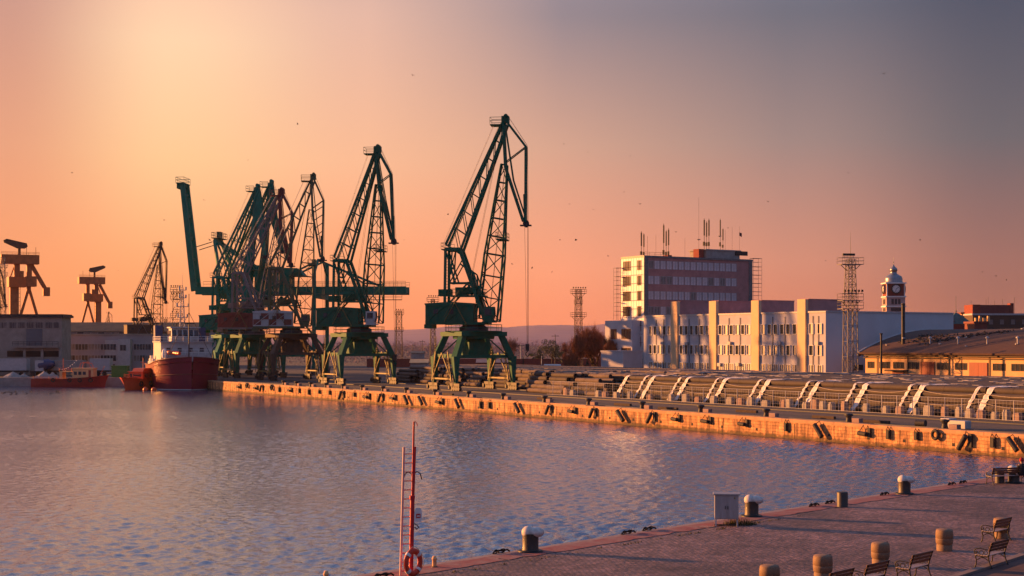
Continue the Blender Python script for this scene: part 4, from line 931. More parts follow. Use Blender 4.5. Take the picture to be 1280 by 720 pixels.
# ---- buildings beyond on the town side
d = 400.0
def block(name, label, px0, px1, y0, dep, mat_, d, cat='building', roof=None, rz=0, base=None):
    x0, x1 = X(px0, d), X(px1, d); r = thing(name, label, cat, ((x0 + x1) / 2, d, GZ), rz); w = x1 - x0; h_ = Z(y0, d) - GZ
    MB().bb(-w / 2, w / 2, 0, dep, 0, h_).build('wall', mat_, r)
    if roof: MB().bb(-w / 2 - .25, w / 2 + .25, -.25, dep + .25, h_, h_ + .5).build('roof', roof, r)
    return r, w, h_
r, w, h_ = block('apartment_block', 'brown flat roofed block with dark red penthouse and chimney beyond the warehouse', 1216, 1330, 394, 14, M['brown_steel'], 400, roof=M['pale'])
m = MB(); m.bb(-w / 2 + .1, -w / 2 + 2.3, .5, 8, h_ + .5, h_ + 3.0); m.build('penthouse_side', M['brickred'], r)
m = MB(); m.bb(-w / 2 + 2.32, -w / 2 + 10.6, .5, 8, h_ + .5, h_ + 2.9); m.build('penthouse', M['redframe'], r); m = MB(); m.bb(-w / 2 + 10.7, -w / 2 + 11.7, .5, 3, h_ + .5, h_ + 3.4); m.build('chimney', M['brickred'], r)
m = MB()
for k, x in enumerate((.2, 4.4, 5, 6.8, 9, 12.4)): m.tube((-w / 2 + x, 2, h_ + .5), (-w / 2 + x, 2, h_ + 4.2 + (k % 3) * .5), .04, None, 4)
m.build('antenna', M['dark_steel'], r)
wl = proto(glazed(1.1, 1.4, 1), [M['grey_steel'], M['curtain']])
for k in range(7): put(wl, 'window', r, (-w / 2 + 2 + k * 3.1, -.001, h_ - 2.6))
r, w, h_ = block('stone_house', 'pale orange house with low roof behind the verdigris pyramid roof', 1202, 1218, 392.5, 10, M['cream'], 408, roof=M['oxide'])
for k in (-.6, .9): put(wl, 'window', r, (k, -.001, h_ - 2.3))
d = 385; rt = thing('pyramid_roof_house', 'small house with dark verdigris pyramid roof and finial', 'building', (X(1200, d), d, GZ))
hh = Z(405, d) - GZ; MB().bb(-3.0, 3.2, 0, 6.2, 0, hh).build('wall', M['oxide'], rt)
m = MB(); zt = Z(390, d) - GZ; m.add([(-3.3, -.3, hh), (3.5, -.3, hh), (3.5, 6.5, hh), (-3.3, 6.5, hh), (-1.2, 1.6, zt - .8), (.9, 1.6, zt - .8), (.9, 4.4, zt - .8), (-1.2, 4.4, zt - .8), (-.15, 3, zt)], [(0, 1, 5, 4), (1, 2, 6, 5), (2, 3, 7, 6), (3, 0, 4, 7), (4, 5, 8), (5, 6, 8), (6, 7, 8), (7, 4, 8), (3, 2, 1, 0)]); m.tube((-.15, 3, zt - .2), (-.15, 3, zt + 4.5), .05, None, 5); m.lathe([(.02, zt), (.25, zt + .3), (.02, zt + .6)], 8, (-.15, 3, 0)); m.build('roof', M['copper'], rt)
for k, (px, py, w_, h2, lab) in enumerate(((1187, 403, 9, 0, 'dark tree clad gable house squeezed beside the blank grey end wall'), (1226, 404, 16, 0, 'row of low orange lit chimneyed roofs above the arched warehouse'))):
    r, w, h_ = block('town_house', lab, px - w_ / 2, px + w_ / 2, py, 8, M['oxide'], 372, roof=M['redframe'])
    m = MB(); 
    for j in range(2 + k * 2): m.bb(-w / 2 + .4 + j * 1.1, -w / 2 + .9 + j * 1.1, .5, 1.3, h_ + .5, h_ + 1.4 + (j % 2) * .5)
    m.build('chimney', M['cream'], r)

# ---- left shore: concrete warehouse
d = 330.0; x0, x1 = X(-80, d), X(77, d); w = x1 - x0; h_ = Z(397, d) - GZ
r = thing('concrete_warehouse', 'grey concrete dockside warehouse with big shutter and balcony', 'warehouse', (x1, d, GZ), 0)
MB().bb(-w, 0, 0, 7, 0, h_).build('wall', M['olddark'], r)
m = MB(); m.bb(-w - .3, .5, -.5, 7.4, h_, h_ + .55); m.bb(-w, .3, -.2, 7, h_ + .55, h_ + .8); m.build('roof', M['dark_steel'], r)
k = d / F
gx = lambda px: X(px, d) - x1
gz = lambda py: Z(py, d) - GZ
for a, b_ in ((-20, 9), (11, 21), (22, 32), (33, 43), (44, 54), (56, 66), (66.5, 74)):
    m = MB(); m.bb(gx(a), gx(b_), -.08, 0, gz(410), gz(403)); 
    for j in range(1, 5): x = gx(a) + (gx(b_) - gx(a)) * j / 5; m.bb(x - .06, x + .06, -.14, -.08, gz(410), gz(403), 1)
    m.build('clerestory_window', [M['curtain'], M['dark_steel']], r)
m = MB(); m.bb(gx(33), gx(53), -.12, 0, gz(432), gz(411)); m.build('shutter', mat('blue_grey_shutter', (.11, .12, .14), .6, 0, .15, 1, stretch=(.3, 1, 6)), r)
m = MB(); m.bb(gx(18), gx(75), -1.4, 0, gz(434.5), gz(432.5)); m.build('balcony', M['olddark'], r); m2 = MB(); railing(m2, [(gx(18), -1.35, gz(432.5)), (gx(75), -1.35, gz(432.5))], 1.0, .04); m2.build('railing', M['dark_steel'], r)
for a, b_ in ((9, 30), (32, 51), (55, 74)): m = MB(); m.bb(gx(a), gx(b_), -.06, 0, gz(446), gz(438.5)); m.build('loading_opening', M['inside'], r)
for p in (53, 75.6, 31): m = MB(); m.bb(gx(p) - .3, gx(p) + .3, -.3, 0, 0, gz(434.5)); m.build('column', M['concrete'], r)
# low offices
d = 348.0; x0, x1 = X(77, d), X(212, d); h_ = Z(419, d) - GZ; w = x1 - x0
r = thing('harbour_office', 'low grey harbour office with two strips of windows and white stair block', 'building', (x0, d, GZ), 0)
gx = lambda px: X(px, d) - x0
MB().bb(0, w, 0, 14, 0, h_).build('wall', mat('mauve_grey_render', (.34, .29, .31), .9, 0, .15, .5), r)
MB().bb(-.2, w + .2, -.2, 14, h_, h_ + .35).build('roof', M['olddark'], r)
m = MB(); m.bb(gx(132), gx(165), -.5, 0, 0, Z(425, d) - GZ); m.bb(gx(150), gx(165), -1.6, -.5, 0, Z(424, d) - GZ); m.build('stair_block', M['pale'], r)
wo_ = proto(glazed(1.6, 1.5, 1), [M['pale'], M['glass']]); wl_ = proto(glazed(1.6, 1.5, 1), [M['pale'], M['curtain']])
for row, py in enumerate((437.5, 451.5)):
    for px in [81, 90, 98, 106, 114, 122, 129, 171, 178, 185, 193, 201]:
        put(random.choice([wo_, wo_, wl_]), 'window', r, (gx(px), -.001, Z(py, d) - GZ))
    for px in (134.5, 142): put(wo_, 'window', r, (gx(px), -.501, Z(py, d) - GZ))
put(wo_, 'window', r, (gx(156), -1.601, Z(438.5, d) - GZ))
m = MB(); m.bb(gx(140), gx(144.5), -.56, -.5, 0, 2.3); m.build('door', M['dark_steel'], r)
# long hall behind
d = 450.0; x0, x1 = X(70, d), X(262, d); h_ = Z(414, d) - GZ; w = x1 - x0
r = thing('long_hall', 'long industrial hall with rust brown roof behind the harbour offices', 'industrial hall', (x0, d, GZ), 0)
MB().bb(0, w, 0, 30, 0, h_).build('wall', M['concrete'], r)
zt = Z(402.5, d) - GZ
MB().prism([(-.5, h_), (7, zt), (24, zt), (30.5, h_)], -.3, w + .3, axis='x').build('roof', M['rooforange'], r)
n = 22
for i in range(n):
    m = MB(); a = w * i / n + .15; m.bb(a, a + w / n - .3, -.1, 0, h_ - 2.0, h_ - .3); m.build('glazing_panel', M['curtain'] if i % 3 else M['glass'], r)
# ------------------------------------------------------------------ pipe yard (pier frame: x = -t, y = q)
PR, PROW = .345, .60
def pipe_mesh(L, name, m_):
    m = MB(); r, ri = PR, PR - .055; n = 14
    m.path([(-L / 2, 0, 0), (L / 2, 0, 0)], r, n, 0, False); m.path([(L / 2, 0, 0), (-L / 2, 0, 0)], ri, n, 1, False)
    for sx in (-1, 1):
        vs = [(sx * L / 2, r_ * cos(2 * pi * j / n), r_ * sin(2 * pi * j / n)) for r_ in (r, ri) for j in range(n)]
        m.add(vs, [(j, (j + 1) % n, n + (j + 1) % n, n + j) for j in range(n)], 0)
    for x in (-L * .5 + .35, L * .5 - .35, -L * .12): m.path([(x - .06, 0, 0), (x + .06, 0, 0)], r + .014, n, 0, True)
    me = bpy.data.meshes.new(name); me.from_pydata(m.v, [], m.f); me.materials.append(m_); me.materials.append(M['inside'])
    me.polygons.foreach_set('material_index', m.mi); me.polygons.foreach_set('use_smooth', m.sm); me.update(); return me
def pipe_at(me, t, q, z, label, group):
    o = bpy.data.objects.new('pipe', me); COL.objects.link(o); o.location = PW(t, q, GZ + z); o.rotation_euler = (random.uniform(0, 6), 0, RZP)
    o.rotation_mode = 'XYZ'; tag(o, label, 'pipe', group); return o
edges_t = [T_at(p, 20) for p in (1235, 1150, 1080, 1020, 958, 905, 858, 815, 783)]
edges_t = [edges_t[0] - 16.5, edges_t[0] - 8.4] + edges_t
ROWN = ['bottom', 'second', 'middle', 'fourth', 'top']
npipe = 0
pmeshes = {}
def pm(L, k):
    key = (round(L, 1), k)
    if key not in pmeshes: pmeshes[key] = pipe_mesh(key[0], 'pipe', M['pipetar'] if k == 0 else M['pipeconc'])
    return pmeshes[key]
mass = MB(); mass2 = MB(); 
def mpipe(mb, t0_, t1_, q, z, n=8): mb.path([(-t0_, q, z), (-t1_, q, z)], PR, n, 0, True)
for b_, (ta, tb) in enumerate(zip(edges_t, edges_t[1:])):
    L = tb - ta - .22; tm = (ta + tb) / 2
    for c in range(54):
        for r in range(5):
            q = 18.7 + r * .36 + c * .715; z = .36 + r * PROW
            if c == 0 or (r == 4 and c < 9):
                lab = f"dark pipe, {ROWN[r]} row" + (", facing the fence" if c == 0 else f", {ordn(c)} column back") + f", {ordn(b_)} strapped bundle from near end"
                pipe_at(pm(L, 0), tm + random.uniform(-.1, .1), q, z + random.uniform(-.02, .02), lab, 'dark pipes strapped in bundles')
                npipe += 1
            elif r == 4 or c < 2 or (b_ >= len(edges_t) - 2 and c < 12):
                mpipe(mass, ta + random.uniform(.05, .3), tb - random.uniform(.05, .3), q, z + random.uniform(-.03, .03))
grp = 'loose grey pipes stacked beyond the bundles'
lots = [(87.5, 94, 18.8, 6), (95.5, 101.5, 19.0, 5), (103, 108.5, 19.8, 3), (110, 116, 26.6, 4), (118, 124, 27, 4), (126, 132, 27.5, 3), (134, 140.5, 27, 3), (143, 149, 27.5, 2), (152, 159, 28, 2), (162, 170, 28, 2)]
ls = 0
for b_, (ta, tb, q0, nc) in enumerate(lots):
    L = tb - ta
    for c in range(nc + 14):
        for r in range(5):
            if r >= 3 and c == nc or r == 4 and (c // 3 + b_) % 3 == 0: continue
            q = q0 + r * .36 + c * .715; z = .36 + r * PROW; dt = random.uniform(-1.4, 1.4)
            if c < nc:
                if r >= 3 and random.random() < .22: continue
                pipe_at(pm(L * random.choice([.78, .9, 1.0]), 1 if random.random() < .7 else 0), (ta + tb) / 2 + dt, q + random.uniform(-.05, .05), z, f"concrete pipe, {ROWN[r]} row, {ordn(c)} column back, {ordn(b_)} loose stack past bundles", grp); npipe += 1
            elif r >= 3 or c < nc + 2: mpipe(mass2, ta + dt, tb + dt, q, z)
tag(mass.build('pipes', [M['pipetar']], loc=(PA.x, PA.y, GZ), rz=RZP), 'wide field of dark strapped pipes reaching back behind the front bundles', 'pipes', kind='stuff')
for q in range(42, 58, 1):
    for t_ in range(84, 176, 10):
        for r in (2, 3, 4): mpipe(mass2, t_, t_ + 9.2, q + r * .36, .36 + r * PROW, 6)
tag(mass2.build('pipes', [M['pipeconc']], loc=(PA.x, PA.y, GZ), rz=RZP), 'farther rows of grey concrete pipes behind the loose stacks', 'pipes', kind='stuff')
random.seed(8); m = MB()
for _ in range(300):                                        # scraps of pale wrapping left on top of the field
    t_ = random.uniform(6, 110); q = random.uniform(23, 57); m.box((-t_, q, 3.13), (random.uniform(.5, 2.4), random.uniform(.25, .8), .03), random.uniform(-.4, .4))
tag(m.build('wrapping_scraps', M['scrap'], loc=(PA.x, PA.y, GZ), rz=RZP), 'scraps of pale wrapping scattered over the wide pipe field', 'wrapping', kind='stuff')
# tarpaulin straps over the joints
def strap(t_, w, lab, seed):
    random.seed(seed); prof = [(18.1, .10), (18.25, .40), (18.50, .66), (18.62, 1.0), (18.88, 1.27), (18.98, 1.6), (19.22, 1.87), (19.34, 2.2), (19.60, 2.46), (19.74, 2.8), (20.05, 3.05), (20.4, 3.12), (21.2, 3.10), (22.4, 3.14), (23.6, 3.10)]
    m = MB(); k = 5; vs = []
    for i, (q, z) in enumerate(prof):
        ww = w * (1 + random.uniform(-.14, .14)); cx = -t_ + random.uniform(-.07, .07) + .035 * i - .3
        for j in range(k): vs.append((cx + ww * (j / (k - 1) - .5), q - random.uniform(.0, .11) - .02, z + random.uniform(0, .09)))
    n = len(vs); vs2 = [(a, b + .03, c - .035) for a, b, c in vs]
    fs = []; R_ = len(prof)
    for i in range(R_ - 1):
        for j in range(k - 1):
            a = i * k + j; fs.append((a, a + 1, a + k + 1, a + k)); fs.append((n + a + k, n + a + k + 1, n + a + 1, n + a))
        for j in (0, k - 1): a = i * k + j; fs.append((a, a + k, n + a + k, n + a))
    fs += [(j, n + j, n + j + 1, j + 1) for j in range(k - 1)]
    m.add(vs + vs2, fs, 0, True); o = m.build('tarpaulin_strip', M['tarp'], loc=(PA.x, PA.y, GZ), rz=RZP); tag(o, lab, 'tarpaulin', 'white tarpaulin strips over the pipes')
ii = 0
for k, e in enumerate(edges_t[1:]):
    strap(e - .5, .66, f'wide white tarpaulin strip over the {ordn(k)} pipe joint from the near end', 100 + k)
    if k < 9: strap(e + 1.15, .36, f'narrow white tarpaulin strip beside the {ordn(k)} pipe joint from the near end', 200 + k)
random.seed(11)
for k, (ta, tb) in enumerate(zip(edges_t, edges_t[1:])):
    for j, (q, z, q2, z2) in enumerate(((19.62, 2.85, 19.2, 2.1), (18.95, 1.75, 18.6, 1.1))):
        pts = []
        for i in range(9):
            f = i / 8; fl = f if (k + j) % 2 else 1 - f
            pts.append((-(ta + (tb - ta) * f), q + (q2 - q) * (.25 + .3 * fl) - .06 * sin(pi * f), z + (z2 - z) * (.25 + .3 * fl) - .35 * sin(pi * f)))
        o = MB().path(pts, .035, 5).build('rope', M['rope'], loc=(PA.x, PA.y, GZ), rz=RZP)
        tag(o, f'{["upper", "lower"][j]} pale rope sagging across the {ordn(k)} strapped pipe bundle', 'rope', 'ropes across the pipes')
# fence
fe = thing('mesh_fence', 'thin wire mesh fence with round posts in front of the stacked pipes', 'fence', (PA.x, PA.y, GZ), RZP)
FT0, FT1, FQ = 4.0, 98.0, 17.0
t_ = FT0; pme = None
while t_ <= FT1:
    m = MB(); lean = random.uniform(-.04, .04); m.tube((0, 0, 0), (lean, 0, 2.05), .045, None, 6)
    if pme is None: o = m.build('post', M['pale'], fe, (-t_, FQ, 0)); pme = o
    else: o = inst(pme, 'post', fe, (-t_, FQ, 0)); o.rotation_euler = (0, random.uniform(-.03, .03), 0)
    t_ += 2.15
m = MB()
for z in (.08, 2.0): m.tube((-FT1, FQ - .05, z), (-FT0, FQ - .05, z), .026, None, 4, 0, False)
for z in (.5, .9, 1.3, 1.65): m.tube((-FT1, FQ - .05, z), (-FT0, FQ - .05, z), .008, None, 3, 0, False)
k = FT0
while k < FT1: m.tube((-k, FQ - .05, .08), (-k, FQ - .05, 2.0), .006, None, 3, 0, False); k += .43
m.build('wire', M['pale'], fe)
# concrete blocks along the fence
bm_ = {}
xs = [1271, 1258, 1243, 1226, 1211, 1198, 1180, 1160, 1144, 1124, 1107, 1082, 1056, 1040, 1029, 1018, 1008, 985, 979, 957, 938, 925, 912, 892, 872, 857, 838, 812, 787, 771, 757, 747, 716, 708]
for i, px in enumerate(xs):
    t_ = T_at(px, 17.7); w_ = random.uniform(.5, 1.0); h_ = random.uniform(.75, 1.15)
    m = MB(); m.bb(-w_ / 2, w_ / 2, -.3, .3, 0, h_ * .8); m.bb(-w_ / 2 + .06, w_ / 2 - .06, -.26, .26, h_ * .8, h_)
    o = m.build('concrete_block', M['concrete'] if i % 3 else M['coping'], loc=PW(t_, 17.75 + random.uniform(-.1, .12)), rz=RZP + random.uniform(-.1, .1), bevel=.03)
    tag(o, f'weathered concrete block behind the mesh fence, {ordn(i)} along from its near end', 'concrete block', 'concrete blocks along the fence')
# pier bollards
def quay_bollard(t_, i):
    r = thing('quay_bollard', f'squat rusty mooring bollard on the stone quay edge, {ordn(i)} from its near end', 'bollard', PW(t_, 1.2, GZ + .005), RZP, 'bollards on the stone quay')
    MB().bb(-.55, .55, -.45, .45, 0, .12).build('base_plate', M['dark_steel'], r)
    m = MB(); m.lathe([(.30, .12), (.24, .45), (.26, .6), (.42, .72), (.40, .86), (.05, .92)], 14); m.build('post', M['dark_steel'], r)
    m = MB(); m.bb(.6, 1.5, -.2, .35, 0, .5); m.build('timber_block', M['coping'], r)
for i, px in enumerate([1290, 1180, 1060, 957, 875, 802, 735, 680, 628, 585, 543, 507, 478, 452, 428, 407, 388, 370, 354]):
    quay_bollard(T_at(px, 1.1), i)
# fenders hanging on the wall
fx = [(1271, 0), (1243, 3), (1207, 1), (1172, 2), (1147, 3), (1112, 3), (1083, 4), (1028, 0), (984, 3), (931, 4), (885, 4), (847, 4), (815, 1), (780, 0), (742, 1), (717, 4), (687, 1), (650, 0), (613, 3), (602, 3), (575, 0), (551, 4), (529, 0), (511, 0), (493, 4), (477, 1), (460, 4), (444, 3), (428, 1), (413, 3), (400, 3), (387, 3), (375, 3), (364, 4), (350, 3), (341, 2), (328, 1), (321, 4), (310, 2), (300, 4)]
fnames = ['slanted black rubber log fender hanging on the stone quay', 'slanted black log fender beside a dark slab on the stone quay', 'old tyre fender hanging over the stone quay edge', 'upright black rubber slab fender fixed on the stone quay', 'level black rubber log fender slung on chains on the stone quay']
for i, (px, k) in enumerate(fx):
    t_ = T_at(px, 0)
    r = thing('quay_fender', f'{fnames[k]}, {ordn(i)} from near end', 'fender', PW(t_, -.05, GZ), RZP, 'fenders hanging on the stone quay'); f_ = random.uniform(.78, .95); r.scale = (f_ * random.uniform(.85, 1.1), f_, f_)
    m = MB(); a = random.uniform(.75, 1.05)
    if k == 0: m.tube((-.75, -.42, -.25), (.45, -.42, -1.45), .27, None, 12); P = [(-.75, -.42, -.25), (.3, -.42, -1.2)]
    elif k == 1: m.tube((.45, -.42, -.30), (-.45, -.42, -1.55), .25, None, 12); m.bb(.55, .95, -.22, .0, -1.35, -.1); P = [(.4, -.42, -.3), (-.2, -.42, -1.1)]
    elif k == 2: m.torus((0, -.3, -.45), .42, .17, (0, 1, 0), 20, 8); P = [(-.1, -.3, -.1), (.1, -.3, -.1)]
    elif k == 3: m.bb(-.25, .25, -.26, 0, -1.3 * a, -.3); m.bb(-.18, .18, -.34, -.26, -1.2 * a, -.4); P = [(-.2, -.2, -.3), (.2, -.2, -.3)]
    else: m.tube((-.85, -.38, -.85), (.45, -.38, -.95), .25, None, 12); m.bb(.5, .9, -.24, .0, -1.3, -.25); P = [(-.7, -.38, -.7), (.3, -.38, -.75)]
    m.build('rubber', M['rubber'], r)
    m = MB()
    for j, p in enumerate(P): m.tube((p[0] * .4 + (j - .5) * .3, .1, .14), p, .04, None, 5)
    m.build('chain', M['chain'], r)
# tackle lying on the pier near the tyre
o = MB().tube((0, 0, .32), (.9, .25, .32), .32, None, 14).build('steel_drum', M['dark_steel'], loc=PW(T_at(1145, 2.4), 2.4), rz=RZP); tag(o, 'dark steel drum lying on its side near the tyre fender', 'drum')
o = MB().bb(-1.2, 1.2, -.4, .4, .05, .75).bb(-1.5, -.5, -.5, .5, .75, .9).build('winch_box', M['pale'], loc=PW(T_at(1187, 1.9), 2.9), rz=RZP, bevel=.04); tag(o, 'pale steel winch box on the pier above the tyre fender', 'winch')
for i in range(7):
    px = (1095, 1015, 905, 835, 765, 655, 560)[i]
    o = MB().bb(-1.6, 1.6, -.16, .16, 0, .28).build('timber_baulk', M['bark'], loc=PW(T_at(px, 3.2), 3.2 + (i % 3) * 1.6, GZ + .01), rz=RZP + random.uniform(-.06, .06)); tag(o, f'dark timber baulk lying on the pier, {ordn(i)} from its near end', 'timber')

# ------------------------------------------------------------------ lattice light masts
def mast(label, px, d, ytop, w0, w1, plats, rod=None, mat_=None, group='lattice light masts', ybreak=None, wb=None, lamps=True):
    mt = mat_ or M['grey_steel']; r = thing('light_mast', label, 'light mast', (X(px, d), d, GZ), radians(12), group); H = Z(ytop, d) - GZ
    rg = lambda w, z: [(-w / 2, -w / 2, z), (w / 2, -w / 2, z), (w / 2, w / 2, z), (-w / 2, w / 2, z)]
    m = MB()
    hb = Z(ybreak, d) - GZ if ybreak else H * .5; wb = wb or (w0 + w1) / 2
    lattice(m, rg(w0, 0), rg(wb, hb), max(3, int(hb / (w0 * 1.1))), .085, .045, kind='x'); lattice(m, rg(wb, hb), rg(w1, H), max(3, int((H - hb) / (w1 * 1.15))), .075, .04, kind='x')
    m.build('lattice_shaft', mt, r)
    m = MB(); ladder(m, (0, 0, 0), (0, 0, H), .5, .035, (1, 0, 0)); m.build('ladder', mt, r)
    for (yp, wx, nl) in plats:
        z = Z(yp, d) - GZ; m = MB(); m.bb(-wx / 2, wx / 2, -1.0, 1.0, z, z + .1); railing(m, [(-wx / 2, -1, z + .1), (wx / 2, -1, z + .1), (wx / 2, 1, z + .1), (-wx / 2, 1, z + .1)], 1.1, .035, closed=True)
        for s_ in (-1, 1): m.bar((s_ * w1 * .5, 0, z - wx * .28), (s_ * wx * .45, 0, z), .1)
        pf = m.build('platform', mt, r)
        for k in range(nl):
            x = -wx / 2 + wx * (k + .5) / nl if nl < 7 else -wx / 2 + wx * .55 * (k + .5) / nl
            lm = MB(); lm.tube((x, -1.05, z + 1.1), (x, -1.05, z + 1.55), .04, None, 4); lm.box((x, -1.2, z + 1.65), (.3, .25, .36), random.uniform(-.6, .6)); lm.build('floodlight', M['dark_steel'], pf)
    if rod: m = MB(); m.tube((0, 0, H), (0, 0, Z(rod, d) - GZ), .06, .02, 5); m.build('lightning_rod', mt, r)
    return r
mast('tall pale lattice light mast with long rod in front of blank end wall', 1063, 240, 324, 2.0, 1.15, [(331, 3.9, 8), (376, 3.8, 6), (386.5, 3.8, 0)], 290, M['grey_steel'], ybreak=388, wb=1.7)
mast('lattice light mast beside the bare brown trees with a second head halfway', 723, 400, 362, 2.2, 1.5, [(367, 4.2, 6), (396, 4.2, 0), (380, 2.0, 3)], None, M['brown_steel'])
mast('slender light mast far off between the two nearer cranes', 499, 480, 389, 2.2, 1.6, [(393, 3.0, 4), (414, 2.9, 0)], None, M['brown_steel'])
mast('dark light mast crowded with lamps behind the red ship', 221, 400, 362, 2.6, 2.0, [(365, 3.6, 6), (374, 3.6, 5), (397, 3.4, 3)], None, M['dark_steel'])
mast('light mast showing only its lamps above the machine house of the lone crane', 541, 420, 374, 1.6, 1.0, [(377, 3.4, 5)], None, M['dark_steel'])
mast('faint small light mast over the long brown hall', 207, 600, 399, 1.6, 1.0, [(402, 4.4, 5)], None, M['dark_steel'])
mast('lattice mast cut by the picture edge beside the orange gantry', 2, 460, 322, 2.6, 1.9, [(334, 3.6, 3), (345, 3.6, 3), (385, 3.4, 0)], None, M['grey_steel'])
o = MB().tube((0, 0, 0), (0, 0, Z(418, 232) - GZ), .22, .16, 8).bb(-.2, .2, -.2, .2, Z(418, 232) - GZ, Z(416.5, 232) - GZ).build('lamp_post', M['dark_steel'], loc=(X(1101.5, 232), 232, GZ)); tag(o, 'plain dark post at the corner of the arched warehouse', 'post')
o = MB().tube((0, 0, 0), (0, 0, Z(382, 262) - GZ), .3, .3, 10).torus((0, 0, Z(382, 262) - GZ - .2), .32, .07).build('chimney_pipe', M['dark_steel'], loc=(X(1129, 246.5), 246.5, GZ)); tag(o, 'thin dark chimney pipe standing against the blank grey end wall', 'chimney')
for i, (px, yt, d) in enumerate(((677, 445, 420), (528, 425, 520), (516, 430, 560), (560, 428, 480), (694, 418, 430), (651, 430, 450), (760, 405, 470))):
    r = thing('utility_pole', ['short pale pole by the conifer bush', 'dark pole between the two nearer cranes', 'thin pole by the slender light mast', 'pole seen under the lone crane', 'tall pole above the round green tree', 'pole beside the lone crane hook', 'thin pole behind the bare brown trees'][i], 'pole', (X(px, d), d, GZ), 0, 'thin poles in the distance'); H = Z(yt, d) - GZ
    MB().tube((0, 0, 0), (0, 0, H), .16, .1, 6).build('shaft', M['pale'] if i in (0, 5) else M['dark_steel'], r); MB().bar((-1.1, 0, H - .5), (1.1, 0, H - .5), .14).build('cross_arm', M['dark_steel'], r)

# ------------------------------------------------------------------ vessels
def hull_mesh(m, L, B, stern_h, bow_h, st=0, mi=0, flare=.62, full=.6, draft=1.0, n=22, rake=1.6, wfull=None):
    rows = []
    for i in range(n + 1):
        u = i / n; x = -L / 2 + L * u
        dk = B / 2 * (min(1, .82 + u * 1.2) if u < full else (1 - ((u - full) / (1 - full)) ** 2.6) ** .62 if u < 1 else 0.02)
        wf = wfull or full * .8
        wl = B / 2 * flare * (1 if u < wf else max(.0, 1 - ((u - wf) / (1 - wf)) ** (1.7 if not wfull else 2.2))) if u < 1 else 0.01
        wl = max(wl * (1.25 if flare < .8 else 1), .02); wl = min(wl, dk)
        zt = stern_h + (bow_h - stern_h) * max(0, (u - .35) / .65) ** 1.6
        xr = rake * u ** 4
        rows.append([(x, wl * .7, -draft), (x + xr * .1, wl, 0), (x + xr * .35, wl + (dk - wl) * .35, zt * .45), (x + xr * .7, wl + (dk - wl) * .75, zt * .8), (x + xr, dk, zt)])
    k = len(rows[0])
    for s_ in (1, -1):
        vs = [(a, s_ * b, c) for r in rows for a, b, c in r]
        fs = [(i * k + j, (i + 1) * k + j, (i + 1) * k + j + 1, i * k + j + 1) for i in range(n) for j in range(k - 1)]
        m.add(vs, fs if s_ < 0 else [f[::-1] for f in fs], mi, True)
    vs = [(r[j][0], s_ * r[j][1], r[j][2]) for r in rows for j in (k - 1,) for s_ in (1, -1)]
    vs = [(a, b, c - .9 if bow_h > 4 else c - .35) for a, b, c in vs]
    m.add(vs, [(2 * i, 2 * i + 1, 2 * i + 3, 2 * i + 2) for i in range(n)], mi)
    r0 = rows[0]; m.add([(a, s_ * b, c) for s_ in (1, -1) for a, b, c in r0], [(0, 1, 2, 3, 4, 9, 8, 7, 6, 5)], mi)
    return rows
hd = Vector((.36, -.93, 0)).normalized(); bowp = Vector((X(241, 279), 279, 0)); L = 25.0
sp = bowp - hd * (L / 2 + 1.2)
r = thing('red_ship', 'dark red tug ship with white bridge and blue funnels, bow towards us', 'ship', (sp.x, sp.y, 0), atan2(hd.y, hd.x))
m = MB(); rows = hull_mesh(m, L, 13.0, 5.0, 6.6, flare=.96, full=.66, draft=1.5, rake=.9, wfull=.64); hl = m.build('hull', M['hullred'], r)
for sy in (1, -1):
    m = MB(); m.path([(rw[4][0], sy * (rw[4][1] + .04), rw[4][2]) for rw in rows], .13, 6); m.path([(rw[2][0] + .04, sy * (rw[2][1] + .05), rw[2][2] + .3) for rw in rows], .12, 6); m.build('rubbing_strake', M['oxide'], hl)
    m = MB(); m.path([(rw[1][0] + .03, sy * (rw[1][1] + .05), .14) for rw in rows], .11, 5); m.build('waterline_stripe', M['pale'], hl)
m = MB()
for y in (2.6, 3.4, -3.0, -4.2):
    i = 18; m.tube((rows[i][4][0] + .3 - abs(y) * .05, y, 5.8), (rows[i][2][0] + 1.0 - abs(y) * .1, y * .8 + .9, 2.8), .05, None, 5)
m.build('mooring_line', M['pale'], r)
m = MB(); m.bb(-6, 5.6, -5.1, 5.1, 4.0, 9.5); m.bb(-6.3, 6.0, -5.3, 5.3, 9.5, 9.7); m.bb(5.6, 8.2, -4.6, 4.6, 4.2, 7.0); m.build('superstructure', M['shipwhite'], r)
m = MB(); m.prism([(-3.0, 9.7), (3.2, 9.7), (3.9, 11.0), (3.4, 12.4), (-3.0, 12.4)], -2.7, 2.7); m.bb(-3.4, 3.9, -3.0, 3.0, 12.4, 12.65); br_ = m.build('bridge', M['shipwhite'], r)
for k in range(5): w = MB(); y = -2.2 + k * 1.1; w.prism([(3.62, 10.5), (3.92, 11.0), (3.58, 12.0), (3.5, 12.0), (3.8, 11.0), (3.5, 10.5)], y - .42, y + .42); w.build('window', M['glass'], br_)
for sy in (1, -1): w = MB(); w.bb(-2.4, 2.6, sy * 2.7 - .03, sy * 2.7 + .03, 10.8, 11.9); w.build('window', M['glass'], br_)
m = MB()
for k in range(4): m.bb(5.6, 5.63, -4 + k * 2.2, -3.2 + k * 2.2, 7.6, 8.4)
m.build('porthole_row', M['glass'], r)
for sy, hh in ((-1, 13.0), (1, 12.6)):
    m = MB(); m.prism([(-5.6, 9.7), (-2.8, 9.7), (-3.2, hh), (-5.6, hh)], sy * 4.4 - .75, sy * 4.4 + .75); f_ = m.build('funnel', M['navy'], r)
